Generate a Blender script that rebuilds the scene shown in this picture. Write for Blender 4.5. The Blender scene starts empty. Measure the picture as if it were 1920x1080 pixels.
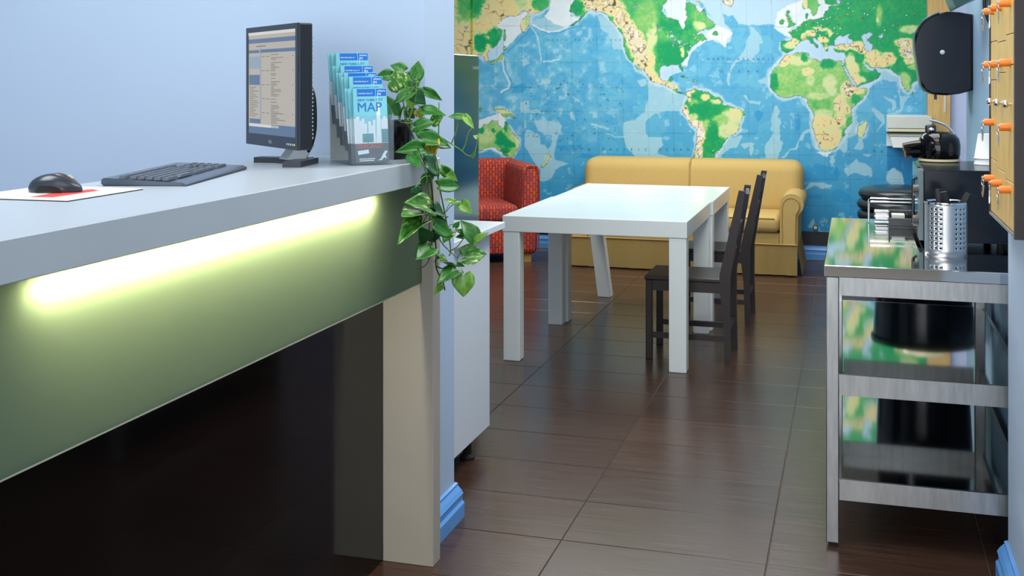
import bpy, bmesh, math, random
import numpy as np
from mathutils import Vector, Matrix
random.seed(7)
S = bpy.context.scene
C = S.collection
PI = math.pi

# ------------------------------------------------------------------ camera
F, HX, HY, EYE = 2150.0, 1600.0, 150.0, 1.5        # focal length, horizon vanishing point (1920x1080 px), eye height
YAW = math.atan((HX - 960) / F)
cam = bpy.data.objects.new('camera', bpy.data.cameras.new('camera'))
C.objects.link(cam)
cam.location = (0, 0, EYE)
cam.rotation_euler = (PI / 2, 0, YAW)
cam.data.sensor_width = 36.0
cam.data.lens = 36.0 * F / 1920
cam.data.shift_y = (HY - 540) / 1920
cam.data.clip_start = 0.05
S.camera = cam

# ------------------------------------------------------------------ world, lights, exposure
w = bpy.data.worlds.new('world'); S.world = w; w.use_nodes = True
w.node_tree.nodes['Background'].inputs[0].default_value = (0.75, 0.85, 1, 1)
w.node_tree.nodes['Background'].inputs[1].default_value = 0.35
S.view_settings.view_transform = 'Standard'
S.view_settings.look = 'None'
S.view_settings.gamma = 1.0
S.view_settings.use_curve_mapping = False
S.view_settings.exposure = 0.14
CEIL = 2.95
def area(name, x, y, sx, sy, power, col=(1, 0.98, 0.95), z=CEIL - 0.04):
    l = bpy.data.lights.new(name, 'AREA'); l.shape = 'RECTANGLE'; l.size = sx; l.size_y = sy
    l.energy = power; l.color = col
    o = bpy.data.objects.new(name, l); C.objects.link(o); o.location = (x, y, z)
    return o
area('ceiling_panel_lounge', -1.2, 8.3, 2.8, 1.0, 86)
area('ceiling_panel_table', -0.15, 4.9, 1.0, 1.6, 40)
area('corridor_fill_light', -0.35, 3.0, 1.0, 1.6, 27)  # added fill for table, chair and sofa fronts, not a known fixture
area('ceiling_panel_kitchen', -2.5, 6.9, 0.35, 0.35, 36)
area('ceiling_panel_reception', -0.6, 0.6, 1.4, 1.8, 14, (0.97, 0.98, 1))
area('ceiling_panel_staff', -2.4, 1.9, 1.0, 1.2, 33, (0.95, 0.97, 1))
dw = area('rear_fill_light', -1.0, -2.5, 4.6, 2.2, 135, (0.93, 0.97, 1), 1.55)   # added fill light behind the camera; the rear wall has no window
dw.rotation_euler = (PI / 2, 0, 0)

# ------------------------------------------------------------------ helpers
D3 = Vector((-math.sin(YAW), math.cos(YAW), 0)); R3 = Vector((math.cos(YAW), math.sin(YAW), 0)); U3 = Vector((0, 0, 1))
def at(px, py, Z):
    """point of the room seen at photo pixel (px,py) at distance Z along the view axis"""
    return Vector((0, 0, EYE)) + (D3 + R3 * ((px - 960) / F) + U3 * ((HY - py) / F)) * Z
def lin(c):
    return tuple((v / 255 / 12.92) if v / 255 <= 0.04045 else ((v / 255 + 0.055) / 1.055) ** 2.4 for v in c)
MATS = {}
def pm(name, col, rough=0.5, metal=0.0, var=0.0, scale=12.0, bump=0.0, bscale=80.0, coat=0.0, spec=0.5, emit=None, es=1.0, trans=0.0, stretch=(1, 1, 1)):
    m = bpy.data.materials.new(name); m.use_nodes = True
    nt = m.node_tree; b = nt.nodes['Principled BSDF']
    c = lin(col)
    b.inputs['Base Color'].default_value = (*c, 1); b.inputs['Roughness'].default_value = rough
    b.inputs['Metallic'].default_value = metal; b.inputs['Specular IOR Level'].default_value = spec
    b.inputs['Coat Weight'].default_value = coat; b.inputs['Transmission Weight'].default_value = trans
    if emit:
        b.inputs['Emission Color'].default_value = (*lin(emit), 1); b.inputs['Emission Strength'].default_value = es
    if var or bump:
        tc = nt.nodes.new('ShaderNodeTexCoord'); mp = nt.nodes.new('ShaderNodeMapping')
        nt.links.new(tc.outputs['Object'], mp.inputs[0]); mp.inputs['Scale'].default_value = stretch
    if var:
        n = nt.nodes.new('ShaderNodeTexNoise'); n.inputs['Scale'].default_value = scale; n.inputs['Detail'].default_value = 4
        nt.links.new(mp.outputs[0], n.inputs['Vector'])
        r = nt.nodes.new('ShaderNodeValToRGB')
        r.color_ramp.elements[0].position = 0.3; r.color_ramp.elements[1].position = 0.7
        r.color_ramp.elements[0].color = (*[v * (1 - var) for v in c], 1)
        r.color_ramp.elements[1].color = (*[min(1, v * (1 + var)) for v in c], 1)
        nt.links.new(n.outputs[0], r.inputs[0]); nt.links.new(r.outputs[0], b.inputs['Base Color'])
    if bump:
        n2 = nt.nodes.new('ShaderNodeTexNoise'); n2.inputs['Scale'].default_value = bscale; n2.inputs['Detail'].default_value = 3
        nt.links.new(mp.outputs[0], n2.inputs['Vector'])
        bp = nt.nodes.new('ShaderNodeBump'); bp.inputs['Strength'].default_value = bump; bp.inputs['Distance'].default_value = 0.002
        nt.links.new(n2.outputs[0], bp.inputs['Height']); nt.links.new(bp.outputs[0], b.inputs['Normal'])
    MATS[name] = m
    return m

def box(bm, x0, x1, y0, y1, z0, z1, bev=0.0, seg=2):
    r = bmesh.ops.create_cube(bm, size=1.0)
    vs = r['verts']
    for v in vs:
        v.co = Vector((x0 + (v.co.x + .5) * (x1 - x0), y0 + (v.co.y + .5) * (y1 - y0), z0 + (v.co.z + .5) * (z1 - z0)))
    if bev > 0:
        es = list({e for v in vs for e in v.link_edges})
        bmesh.ops.bevel(bm, geom=es, offset=bev, segments=seg, affect='EDGES', profile=0.5)
def prism(bm, poly, axis, a0, a1):
    """extrude 2-D polygon; axis 'x': poly=(y,z); 'y': poly=(x,z); 'z': poly=(x,y)"""
    def P(p, a):
        return {'x': (a, p[0], p[1]), 'y': (p[0], a, p[1]), 'z': (p[0], p[1], a)}[axis]
    A = [bm.verts.new(P(p, a0)) for p in poly]; B = [bm.verts.new(P(p, a1)) for p in poly]
    n = len(poly)
    bm.faces.new(A); bm.faces.new(B[::-1])
    for i in range(n):
        bm.faces.new((A[i], B[i], B[(i + 1) % n], A[(i + 1) % n]))
def tube(bm, pts, rad, n=8):
    pts = [Vector(p) for p in pts]
    rads = rad if isinstance(rad, (list, tuple)) else [rad] * len(pts)
    rings = []; up = Vector((0.13, 0.21, 0.97)).normalized()
    for i, p in enumerate(pts):
        t = (pts[min(i + 1, len(pts) - 1)] - pts[max(i - 1, 0)]).normalized()
        a = t.cross(up)
        if a.length < 0.05: a = t.cross(Vector((1, 0, 0)))
        a.normalize(); b = t.cross(a).normalized()
        rings.append([bm.verts.new(p + (a * math.cos(k * 2 * PI / n) + b * math.sin(k * 2 * PI / n)) * rads[i]) for k in range(n)])
    for i in range(len(rings) - 1):
        for k in range(n):
            bm.faces.new((rings[i][k], rings[i][(k + 1) % n], rings[i + 1][(k + 1) % n], rings[i + 1][k]))
    bm.faces.new(rings[0]); bm.faces.new(rings[-1][::-1])
def lathe(bm, prof, n=32, c=(0, 0, 0), caps=True, axis='z'):
    def P(r, h, k):
        a = k * 2 * PI / n
        if axis == 'z': return (c[0] + r * math.cos(a), c[1] + r * math.sin(a), c[2] + h)
        if axis == 'x': return (c[0] + h, c[1] + r * math.cos(a), c[2] + r * math.sin(a))
        return (c[0] + r * math.cos(a), c[1] + h, c[2] + r * math.sin(a))
    rings = [[bm.verts.new(P(r, h, k)) for k in range(n)] for r, h in prof]
    for i in range(len(rings) - 1):
        for k in range(n):
            bm.faces.new((rings[i][k], rings[i][(k + 1) % n], rings[i + 1][(k + 1) % n], rings[i + 1][k]))
    if caps:
        bm.faces.new(rings[0]); bm.faces.new(rings[-1])
def smoothpath(pts, n=6):
    pts = [Vector(p) for p in pts]; out = []
    for i in range(len(pts) - 1):
        p0 = pts[max(i - 1, 0)]; p1 = pts[i]; p2 = pts[i + 1]; p3 = pts[min(i + 2, len(pts) - 1)]
        for k in range(n):
            t = k / n
            out.append(0.5 * ((2 * p1) + (p2 - p0) * t + (2 * p0 - 5 * p1 + 4 * p2 - p3) * t * t + (3 * p1 - p0 - 3 * p2 + p3) * t ** 3))
    out.append(pts[-1]); return out
def boxuv(me):
    uv = me.uv_layers.new(name='UVMap')
    for p in me.polygons:
        n = p.normal; ax = max(range(3), key=lambda i: abs(n[i]))
        for li in p.loop_indices:
            v = me.vertices[me.loops[li].vertex_index].co
            uv.data[li].uv = ((v.y, v.z), (v.x, v.z), (v.x, v.y))[ax]
def obj(name, bm, mat, parent=None, smooth=None, uv=False):
    bmesh.ops.recalc_face_normals(bm, faces=bm.faces)
    me = bpy.data.meshes.new(name); bm.to_mesh(me); bm.free()
    for m in (mat if isinstance(mat, (list, tuple)) else [mat]):
        me.materials.append(MATS[m] if isinstance(m, str) else m)
    if uv: boxuv(me)
    if smooth:
        me.shade_smooth(); me.set_sharp_from_angle(angle=math.radians(smooth))
    o = bpy.data.objects.new(name, me); C.objects.link(o)
    if parent is not None: o.parent = parent
    return o
def B(name, mat, parent, *a, bev=0.0, seg=2, smooth=None, uv=False):
    bm = bmesh.new(); box(bm, *a, bev=bev, seg=seg)
    return obj(name, bm, mat, parent, smooth or (40 if bev > 0 and seg > 2 else None), uv)
def tag(o, label, cat, group=None):
    o['label'] = label; o['category'] = cat
    if group: o['group'] = group
    return o
def thing(name, label, cat, loc=(0, 0, 0), rz=0.0, group=None):
    o = bpy.data.objects.new(name, None); C.objects.link(o); o.empty_display_size = 0.05
    o.location = loc; o.rotation_euler = (0, 0, rz)
    return tag(o, label, cat, group)
def struct(o, label=None):
    o['kind'] = 'structure'
    if label: o['label'] = label
    return o
def copy_tree(o, parent=None):
    c = o.copy(); C.objects.link(c)
    if parent is not None: c.parent = parent
    for ch in list(o.children): copy_tree(ch, c)
    return c
def textmesh(body, size, mat, name, parent, loc, rot, align='LEFT', ext=0.0, spacing=1.0, bold=0.0):
    cu = bpy.data.curves.new('t', 'FONT'); cu.body = body; cu.size = size; cu.align_x = align; cu.extrude = ext; cu.resolution_u = 2
    cu.space_character = spacing; cu.offset = bold
    t = bpy.data.objects.new('t', cu); C.objects.link(t)
    dg = bpy.context.evaluated_depsgraph_get(); dg.update()
    me = bpy.data.meshes.new_from_object(t.evaluated_get(dg))
    bpy.data.objects.remove(t); bpy.data.curves.remove(cu)
    me.name = name; me.materials.clear(); me.materials.append(MATS[mat])
    o = bpy.data.objects.new(name, me); C.objects.link(o); o.parent = parent
    o.location = loc; o.rotation_euler = rot
    return o

# ------------------------------------------------------------------ materials
pm('blue_wall', (176, 196, 219), 0.55, var=0.015, scale=1.5, bump=0.05, bscale=150)
pm('teal_wall', (140, 176, 205), 0.5, var=0.03, scale=3)
pm('lavender_wall', (196, 210, 240), 0.55, var=0.02)
pm('ceiling_paint', (232, 234, 236), 0.8, var=0.01)
pm('blue_trim', (92, 156, 222), 0.35, var=0.05, scale=10)
pm('black_trim', (20, 22, 28), 0.35, var=0.1)
pm('grout', (104, 94, 84), 0.85, var=0.25, scale=30)
pm('laminate', (175, 184, 190), 0.3, var=0.015, scale=6)
pm('laminate_post', (166, 161, 150), 0.35, var=0.02, scale=6)
pm('gloss_black', (7, 7, 8), 0.07, var=0.05, spec=0.32)
pm('matte_black', (18, 18, 20), 0.55, var=0.1)
pm('plastic_black', (24, 26, 31), 0.32, var=0.08, scale=40)
pm('plastic_dark', (38, 44, 54), 0.35, var=0.05, bump=0.05, bscale=300)
pm('rubber', (12, 12, 12), 0.75, var=0.1)
pm('white_lacquer', (232, 238, 235), 0.16, var=0.01, scale=3)
pm('white_panel', (214, 224, 232), 0.35, var=0.01, scale=3)
pm('chair_wood', (40, 30, 27), 0.4, var=0.12, scale=9, stretch=(1, 8, 1))
pm('sofa_fabric', (188, 160, 96), 0.9, var=0.035, scale=60, bump=0.4, bscale=420)
pm('sofa_piping', (168, 138, 78), 0.9, var=0.06)
pm('dark_foot', (40, 28, 20), 0.6, var=0.1)
pm('oak_foot', (170, 125, 60), 0.5, var=0.1)
pm('steel', (200, 202, 202), 0.055, 1.0, var=0.03, scale=5, stretch=(1, 30, 30))
pm('steel_leg', (172, 172, 170), 0.33, 1.0, var=0.12, scale=12, stretch=(6, 6, 1))
pm('steel_dark', (54, 94, 108), 0.13, 1.0, var=0.03, scale=3)
pm('chrome', (225, 225, 228), 0.08, 1.0, var=0.01)
pm('brushed', (205, 206, 208), 0.34, 1.0, var=0.03, scale=6, stretch=(20, 20, 0.4))
pm('inside_shade', (14, 14, 14), 0.8, var=0.1)  # shade inside the cutlery holder, painted as a near-black lining
pm('cup_white', (238, 240, 240), 0.55, var=0.01)
pm('paper', (206, 212, 202), 0.7, var=0.02)
pm('paper_cream', (222, 216, 180), 0.7, var=0.03)
pm('cream_ring', (226, 214, 170), 0.4, var=0.03)
pm('orange', (246, 132, 38), 0.4, var=0.06, scale=20)
pm('rack_frame', (44, 28, 24), 0.4, var=0.1, scale=20)
pm('bin_black', (14, 20, 30), 0.2, var=0.05, scale=6, spec=0.3)
pm('bin_rim', (60, 78, 88), 0.3, var=0.03)
pm('grey_plastic', (176, 186, 190), 0.4, var=0.03)
pm('panel_grey', (96, 112, 112), 0.3, var=0.05)
pm('dark_green', (22, 62, 58), 0.3, var=0.1)
pm('stool_vinyl', (26, 34, 42), 0.28, var=0.08, scale=10)
pm('keyboard_body', (74, 86, 100), 0.3, var=0.03)
pm('key_cap', (86, 94, 106), 0.4, var=0.05)
pm('mouse_gloss', (44, 52, 60), 0.24, var=0.05)
pm('mouse_brown', (70, 60, 58), 0.3, var=0.05)
pm('red_print', (214, 70, 62), 0.6, var=0.03)
pm('white_print', (236, 240, 242), 0.6, var=0.01)
pm('blue_print', (20, 112, 200), 0.5, var=0.02)
pm('title_print', (30, 110, 190), 0.5, var=0.02)
pm('aqua_print', (128, 204, 216), 0.5, var=0.05, scale=8)
pm('teal_print', (96, 150, 160), 0.5, var=0.05)
pm('charcoal_print', (88, 94, 100), 0.5, var=0.1, scale=40)
pm('orange_red_print', (236, 84, 62), 0.5, var=0.02)
pm('page_edge', (110, 178, 186), 0.6, var=0.06, scale=30)
pm('page_dark', (52, 58, 66), 0.6, var=0.1, scale=30)
pm('screen_face', (30, 30, 30), 0.3, emit=(176, 168, 154), es=0.85)
pm('screen_blue', (20, 24, 30), 0.3, emit=(88, 112, 142), es=0.75)
pm('screen_pale', (20, 24, 30), 0.3, emit=(146, 160, 176), es=0.8)
pm('screen_text', (10, 10, 12), 0.5, emit=(128, 124, 118), es=0.7)
pm('screen_white', (30, 30, 30), 0.3, emit=(200, 196, 188), es=0.95)
pm('soil', (30, 22, 18), 0.95, var=0.5, scale=60, bump=1, bscale=120)
pm('stem_green', (96, 132, 40), 0.45, var=0.2, scale=40)
pm('stem_dark', (36, 52, 26), 0.45, var=0.2, scale=40)
pm('map_ink', (40, 88, 122), 0.6, var=0.02)
pm('pin_yellow', (238, 226, 60), 0.4, var=0.02)
pm('pin_white', (240, 240, 236), 0.4, var=0.02)
pm('pin_red', (196, 62, 40), 0.4, var=0.02)
pm('cable_black', (10, 12, 14), 0.4, var=0.05)
pm('holder_cream', (232, 228, 208), 0.5, var=0.02)

def glassy(name, col, alpha, rough=0.05):
    m = bpy.data.materials.new(name); m.use_nodes = True; nt = m.node_tree
    b = nt.nodes['Principled BSDF']; out = nt.nodes['Material Output']
    b.inputs['Base Color'].default_value = (*lin(col), 1); b.inputs['Roughness'].default_value = rough
    t = nt.nodes.new('ShaderNodeBsdfTransparent'); t.inputs[0].default_value = (0.93, 0.96, 0.97, 1)
    n = nt.nodes.new('ShaderNodeTexNoise'); n.inputs['Scale'].default_value = 9
    mr = nt.nodes.new('ShaderNodeMapRange'); mr.inputs['To Min'].default_value = alpha * .8; mr.inputs['To Max'].default_value = alpha * 1.2
    nt.links.new(n.outputs[0], mr.inputs[0])
    mx = nt.nodes.new('ShaderNodeMixShader')
    nt.links.new(mr.outputs[0], mx.inputs[0]); nt.links.new(t.outputs[0], mx.inputs[1]); nt.links.new(b.outputs[0], mx.inputs[2])
    nt.links.new(mx.outputs[0], out.inputs[0]); MATS[name] = m
glassy('acrylic', (205, 216, 224), 0.09)
glassy('pot_glass', (30, 24, 28), 0.55)

def frosted(name, diff, tr, mixf):
    m = bpy.data.materials.new(name); m.use_nodes = True; nt = m.node_tree
    out = nt.nodes['Material Output']; b = nt.nodes['Principled BSDF']
    b.inputs['Base Color'].default_value = (*lin(diff), 1); b.inputs['Roughness'].default_value = 0.45
    n = nt.nodes.new('ShaderNodeTexNoise'); n.inputs['Scale'].default_value = 120
    bp = nt.nodes.new('ShaderNodeBump'); bp.inputs['Strength'].default_value = 0.03
    nt.links.new(n.outputs[0], bp.inputs['Height']); nt.links.new(bp.outputs[0], b.inputs['Normal'])
    t = nt.nodes.new('ShaderNodeBsdfTranslucent'); t.inputs[0].default_value = (*lin(tr), 1)
    mx = nt.nodes.new('ShaderNodeMixShader'); mx.inputs[0].default_value = mixf
    nt.links.new(b.outputs[0], mx.inputs[1]); nt.links.new(t.outputs[0], mx.inputs[2]); nt.links.new(mx.outputs[0], out.inputs[0])
    MATS[name] = m
frosted('frosted_glass', (112, 134, 120), (214, 229, 198), 0.6)
frosted('glass_edge', (230, 236, 215), (250, 250, 225), 0.6)  # near-white colour stands in for light gathered at the lower edge
m = bpy.data.materials.new('tube_light'); m.use_nodes = True; nt = m.node_tree
e = nt.nodes.new('ShaderNodeEmission'); e.inputs[0].default_value = (1, 0.88, 0.66, 1); e.inputs[1].default_value = 72
nt.links.new(e.outputs[0], nt.nodes['Material Output'].inputs[0]); MATS['tube_light'] = m

def tile_material():
    m = bpy.data.materials.new('floor_tile'); m.use_nodes = True; nt = m.node_tree; b = nt.nodes['Principled BSDF']
    tc = nt.nodes.new('ShaderNodeTexCoord'); oi = nt.nodes.new('ShaderNodeObjectInfo')
    add = nt.nodes.new('ShaderNodeVectorMath'); add.operation = 'MULTIPLY_ADD'
    cb = nt.nodes.new('ShaderNodeCombineXYZ')
    for i in range(3): nt.links.new(oi.outputs['Random'], cb.inputs[i])
    nt.links.new(cb.outputs[0], add.inputs[0]); add.inputs[1].default_value = (17, 31, 5); nt.links.new(tc.outputs['Object'], add.inputs[2])
    mp = nt.nodes.new('ShaderNodeMapping'); mp.inputs['Scale'].default_value = (1.6, 60, 1); nt.links.new(add.outputs[0], mp.inputs[0])
    n = nt.nodes.new('ShaderNodeTexNoise'); n.inputs['Scale'].default_value = 2.2; n.inputs['Detail'].default_value = 5; nt.links.new(mp.outputs[0], n.inputs['Vector'])
    r = nt.nodes.new('ShaderNodeValToRGB'); r.color_ramp.elements[0].position = 0.28; r.color_ramp.elements[1].position = 0.75
    r.color_ramp.elements[0].color = (*lin((54, 36, 28)), 1); r.color_ramp.elements[1].color = (*lin((78, 55, 44)), 1)
    nt.links.new(n.outputs[0], r.inputs[0])
    hs = nt.nodes.new('ShaderNodeHueSaturation'); mr = nt.nodes.new('ShaderNodeMapRange'); mr.inputs['To Min'].default_value = 0.88; mr.inputs['To Max'].default_value = 1.12
    nt.links.new(oi.outputs['Random'], mr.inputs[0]); nt.links.new(mr.outputs[0], hs.inputs['Value']); nt.links.new(r.outputs[0], hs.inputs['Color'])
    nt.links.new(hs.outputs[0], b.inputs['Base Color'])
    mr2 = nt.nodes.new('ShaderNodeMapRange'); mr2.inputs['To Min'].default_value = 0.19; mr2.inputs['To Max'].default_value = 0.31; b.inputs['Specular IOR Level'].default_value = 0.36
    nt.links.new(n.outputs[0], mr2.inputs[0]); nt.links.new(mr2.outputs[0], b.inputs['Roughness'])
    bp = nt.nodes.new('ShaderNodeBump'); bp.inputs['Strength'].default_value = 0.10; bp.inputs['Distance'].default_value = 0.001
    nt.links.new(n.outputs[0], bp.inputs['Height']); nt.links.new(bp.outputs[0], b.inputs['Normal'])
    MATS['floor_tile'] = m
tile_material()

def brick_fabric():
    m = bpy.data.materials.new('red_fabric'); m.use_nodes = True; nt = m.node_tree; b = nt.nodes['Principled BSDF']
    b.inputs['Roughness'].default_value = 0.9
    uv = nt.nodes.new('ShaderNodeUVMap'); sw = nt.nodes.new('ShaderNodeMapping'); sw.inputs['Rotation'].default_value = (0, 0, PI / 2)
    nt.links.new(uv.outputs[0], sw.inputs[0])
    br = nt.nodes.new('ShaderNodeTexBrick'); br.inputs['Scale'].default_value = 1.0
    br.inputs['Brick Width'].default_value = 0.052; br.inputs['Row Height'].default_value = 0.026; br.inputs['Mortar Size'].default_value = 0.0075
    br.inputs['Mortar Smooth'].default_value = 0.3; br.inputs['Bias'].default_value = 0.0
    br.inputs['Color1'].default_value = (*lin((196, 94, 40)), 1); br.inputs['Color2'].default_value = (*lin((102, 74, 84)), 1)
    br.inputs['Mortar'].default_value = (*lin((146, 32, 24)), 1)
    nt.links.new(sw.outputs[0], br.inputs['Vector'])
    n = nt.nodes.new('ShaderNodeTexNoise'); n.inputs['Scale'].default_value = 300; nt.links.new(uv.outputs[0], n.inputs['Vector'])
    mx = nt.nodes.new('ShaderNodeMix'); mx.data_type = 'RGBA'; mx.inputs[0].default_value = 0.10
    nt.links.new(br.outputs[0], mx.inputs[6]); mx.inputs[7].default_value = (*lin((170, 50, 32)), 1)
    nt.links.new(mx.outputs[2], b.inputs['Base Color'])
    bp = nt.nodes.new('ShaderNodeBump'); bp.inputs['Strength'].default_value = 0.3; bp.inputs['Distance'].default_value = 0.002
    nt.links.new(n.outputs[0], bp.inputs['Height']); nt.links.new(bp.outputs[0], b.inputs['Normal']); MATS['red_fabric'] = m
brick_fabric()

def wood(name, c1, c2, stretch, rough=0.45):
    m = bpy.data.materials.new(name); m.use_nodes = True; nt = m.node_tree; b = nt.nodes['Principled BSDF']; b.inputs['Roughness'].default_value = rough
    tc = nt.nodes.new('ShaderNodeTexCoord'); mp = nt.nodes.new('ShaderNodeMapping'); mp.inputs['Scale'].default_value = stretch
    nt.links.new(tc.outputs['Object'], mp.inputs[0])
    n = nt.nodes.new('ShaderNodeTexNoise'); n.inputs['Scale'].default_value = 6; n.inputs['Detail'].default_value = 6; nt.links.new(mp.outputs[0], n.inputs['Vector'])
    r = nt.nodes.new('ShaderNodeValToRGB'); r.color_ramp.elements[0].position = 0.3; r.color_ramp.elements[1].position = 0.7
    r.color_ramp.elements[0].color = (*lin(c1), 1); r.color_ramp.elements[1].color = (*lin(c2), 1)
    nt.links.new(n.outputs[0], r.inputs[0]); nt.links.new(r.outputs[0], b.inputs['Base Color']); MATS[name] = m
wood('bamboo', (196, 156, 78), (224, 188, 108), (14, 14, 1.2))
wood('door_wood', (196, 160, 92), (216, 184, 118), (12, 12, 1))

def leafmat(name, c1, c2, vari, vcol, rough=0.3):
    m = bpy.data.materials.new(name); m.use_nodes = True; nt = m.node_tree; b = nt.nodes['Principled BSDF']; b.inputs['Roughness'].default_value = rough
    tc = nt.nodes.new('ShaderNodeTexCoord'); oi = nt.nodes.new('ShaderNodeObjectInfo')
    add = nt.nodes.new('ShaderNodeVectorMath'); nt.links.new(tc.outputs['Object'], add.inputs[0]); nt.links.new(oi.outputs['Random'], add.inputs[1])
    mp = nt.nodes.new('ShaderNodeMapping'); mp.inputs['Scale'].default_value = (5, 1.6, 3); nt.links.new(add.outputs[0], mp.inputs[0])
    n = nt.nodes.new('ShaderNodeTexNoise'); n.inputs['Scale'].default_value = 2.0; n.inputs['Detail'].default_value = 5; nt.links.new(mp.outputs[0], n.inputs['Vector'])
    r = nt.nodes.new('ShaderNodeValToRGB'); r.color_ramp.elements[0].position = 0.3; r.color_ramp.elements[0].color = (*lin(c1), 1)
    r.color_ramp.elements[1].position = vari; r.color_ramp.elements[1].color = (*lin(c2), 1)
    e3 = r.color_ramp.elements.new(min(0.98, vari + 0.06)); e3.color = (*lin(vcol), 1)
    nt.links.new(n.outputs[0], r.inputs[0]); nt.links.new(r.outputs[0], b.inputs['Base Color'])
    tr = nt.nodes.new('ShaderNodeBsdfTranslucent'); nt.links.new(r.outputs[0], tr.inputs[0])
    mx = nt.nodes.new('ShaderNodeMixShader'); mx.inputs[0].default_value = 0.22
    out = nt.nodes['Material Output']; nt.links.new(b.outputs[0], mx.inputs[1]); nt.links.new(tr.outputs[0], mx.inputs[2]); nt.links.new(mx.outputs[0], out.inputs[0])
    MATS[name] = m
leafmat('leaf_green', (26, 98, 30), (70, 146, 46), 0.72, (150, 190, 90))
leafmat('leaf_dark', (20, 76, 40), (46, 112, 50), 0.78, (120, 170, 80))
leafmat('leaf_light', (96, 160, 50), (150, 200, 90), 0.70, (196, 220, 130))
leafmat('leaf_variegated', (28, 100, 34), (92, 156, 56), 0.57, (218, 220, 150))
leafmat('leaf_yellow', (110, 120, 30), (176, 160, 50), 0.55, (214, 200, 90))

# ------------------------------------------------------------------ room shell
floor = struct(B('floor', 'grout', None, -4.7, 2.7, -2.6, 10.05, -0.10, -0.004), 'dark brown rectangular floor tiles with thin grout lines')
TX, TY, GX, GY = 0.655, 0.3585, -0.912, 3.63
bm = bmesh.new(); box(bm, -TX / 2 + .0014, TX / 2 - .0014, -TY / 2 + .0012, TY / 2 - .0012, -0.012, 0.0, bev=0.0015, seg=1)
tile0 = None
for i in range(-5, 3):
    for j in range(-7, 18):
        x = GX + (i + .5) * TX; y = GY + (j + .5) * TY
        if y > 9.9: continue
        if tile0 is None:
            tile0 = obj('tile', bm, 'floor_tile', floor); t = tile0
        else:
            t = bpy.data.objects.new('tile', tile0.data); C.objects.link(t); t.parent = floor
        t.location = (x, y, 0)
WY0, WY1, CAPX = 3.44, 3.72, -1.315
struct(B('ceiling', 'ceiling_paint', None, -4.7, 2.7, -2.6, 10.05, CEIL, CEIL + 0.1))
struct(B('wall_back', 'lavender_wall', None, -4.7, 2.7, 9.9, 10.05, 0, CEIL), 'pale lavender blue back wall behind the map')
struct(B('wall_left', 'blue_wall', None, -4.85, -4.7, -2.6, 10.05, 0, CEIL))
struct(B('wall_rear', 'blue_wall', None, -4.7, 2.7, -2.75, -2.6, 0, CEIL))
struct(B('wall_divider', 'blue_wall', None, -4.7, CAPX, WY0, WY1, 0, CEIL), 'pale blue dividing wall behind the reception counter')
struct(B('wall_right', 'teal_wall', None, 0.55, 0.72, 3.72, 6.236, 0, CEIL), 'grey blue wall beside the steel table')
struct(B('wall_right_near', 'blue_wall', None, 0.445, 0.72, 1.3, 3.72, 0, CEIL), 'pale blue wall end carrying the key rack')
struct(B('wall_recess', 'lavender_wall', None, 1.7, 1.85, 6.236, 9.9, 0, CEIL))
struct(B('wall_recess_front', 'lavender_wall', None, 0.72, 1.85, 6.09, 6.236, 0, CEIL))
struct(B('wall_outer', 'blue_wall', None, 2.7, 2.85, -2.6, 10.05, 0, CEIL))
BP = [(0, 0), (0.034, 0), (0.034, 0.048), (0.026, 0.056), (0.026, 0.074), (0.030, 0.080), (0.022, 0.092), (0.010, 0.104), (0.010, 0.112), (0, 0.115)]
bm = bmesh.new(); prism(bm, [(CAPX + a, z) for a, z in BP], 'y', WY0 - 0.02, WY1 + 0.012)
struct(obj('baseboard_divider', bm, 'blue_trim'), 'bright blue moulded baseboard at the divider wall end')
bm = bmesh.new(); prism(bm, [(0.445 - a, z) for a, z in BP], 'y', 1.3, 3.732)
struct(obj('baseboard_right', bm, 'blue_trim'), 'bright blue moulded baseboard below the key rack')
bm = bmesh.new(); prism(bm, [(9.9 - a, z * 1.04) for a, z in BP], 'x', -4.7, 1.7)
struct(obj('baseboard_back', bm, 'blue_trim'), 'blue moulded baseboard along the map wall')
struct(B('trim_1', 'black_trim', None, -4.7, 0.575, 9.892, 9.9, 0.12, 0.236), 'black band between baseboard and map')
dr = struct(B('trim_2', 'door_wood', None, 0.578, 0.748, 9.86, 9.9, 0, CEIL), 'upright yellow wood trim right of the map')
B('sticker', 'paper', dr, 0.70, 0.715, 9.856, 9.86, 1.24, 1.42)

# ------------------------------------------------------------------ world map mural (flat print: colour per vertex of a fine grid)
CR = {'M1': (850, 0, 9), 'M2': (890, 180, 9), 'M3': (1050, 0, 9), 'M4': (1180, 0, 9), 'M5': (1150, 90, 9), 'M6': (1240, 160, 7.714),
      'M7': (1430, 0, 9), 'M8': (1570, 0, 9), 'N1': (1430, 90, 7.714), 'N2': (1500, 180, 6.75), 'N3': (1570, 80, 9), 'N4': (940, 30, 6.354),
      'N5': (940, 160, 5.0526), 'N6': (1280, 20, 6.75), 'N7': (1380, 160, 7.714), 'N8': (1490, 260, 5.684), 'P': (0, 0, 1)}
def pg(*segs):
    out = []
    for k, s in zip(segs[::2], segs[1::2]):
        ox, oy, sc = CR[k]; v = [float(t) for t in s.replace(',', ' ').split()]
        out += [(ox + a / sc, oy + b / sc) for a, b in zip(v[::2], v[1::2])]
    return np.array(out)
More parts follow.
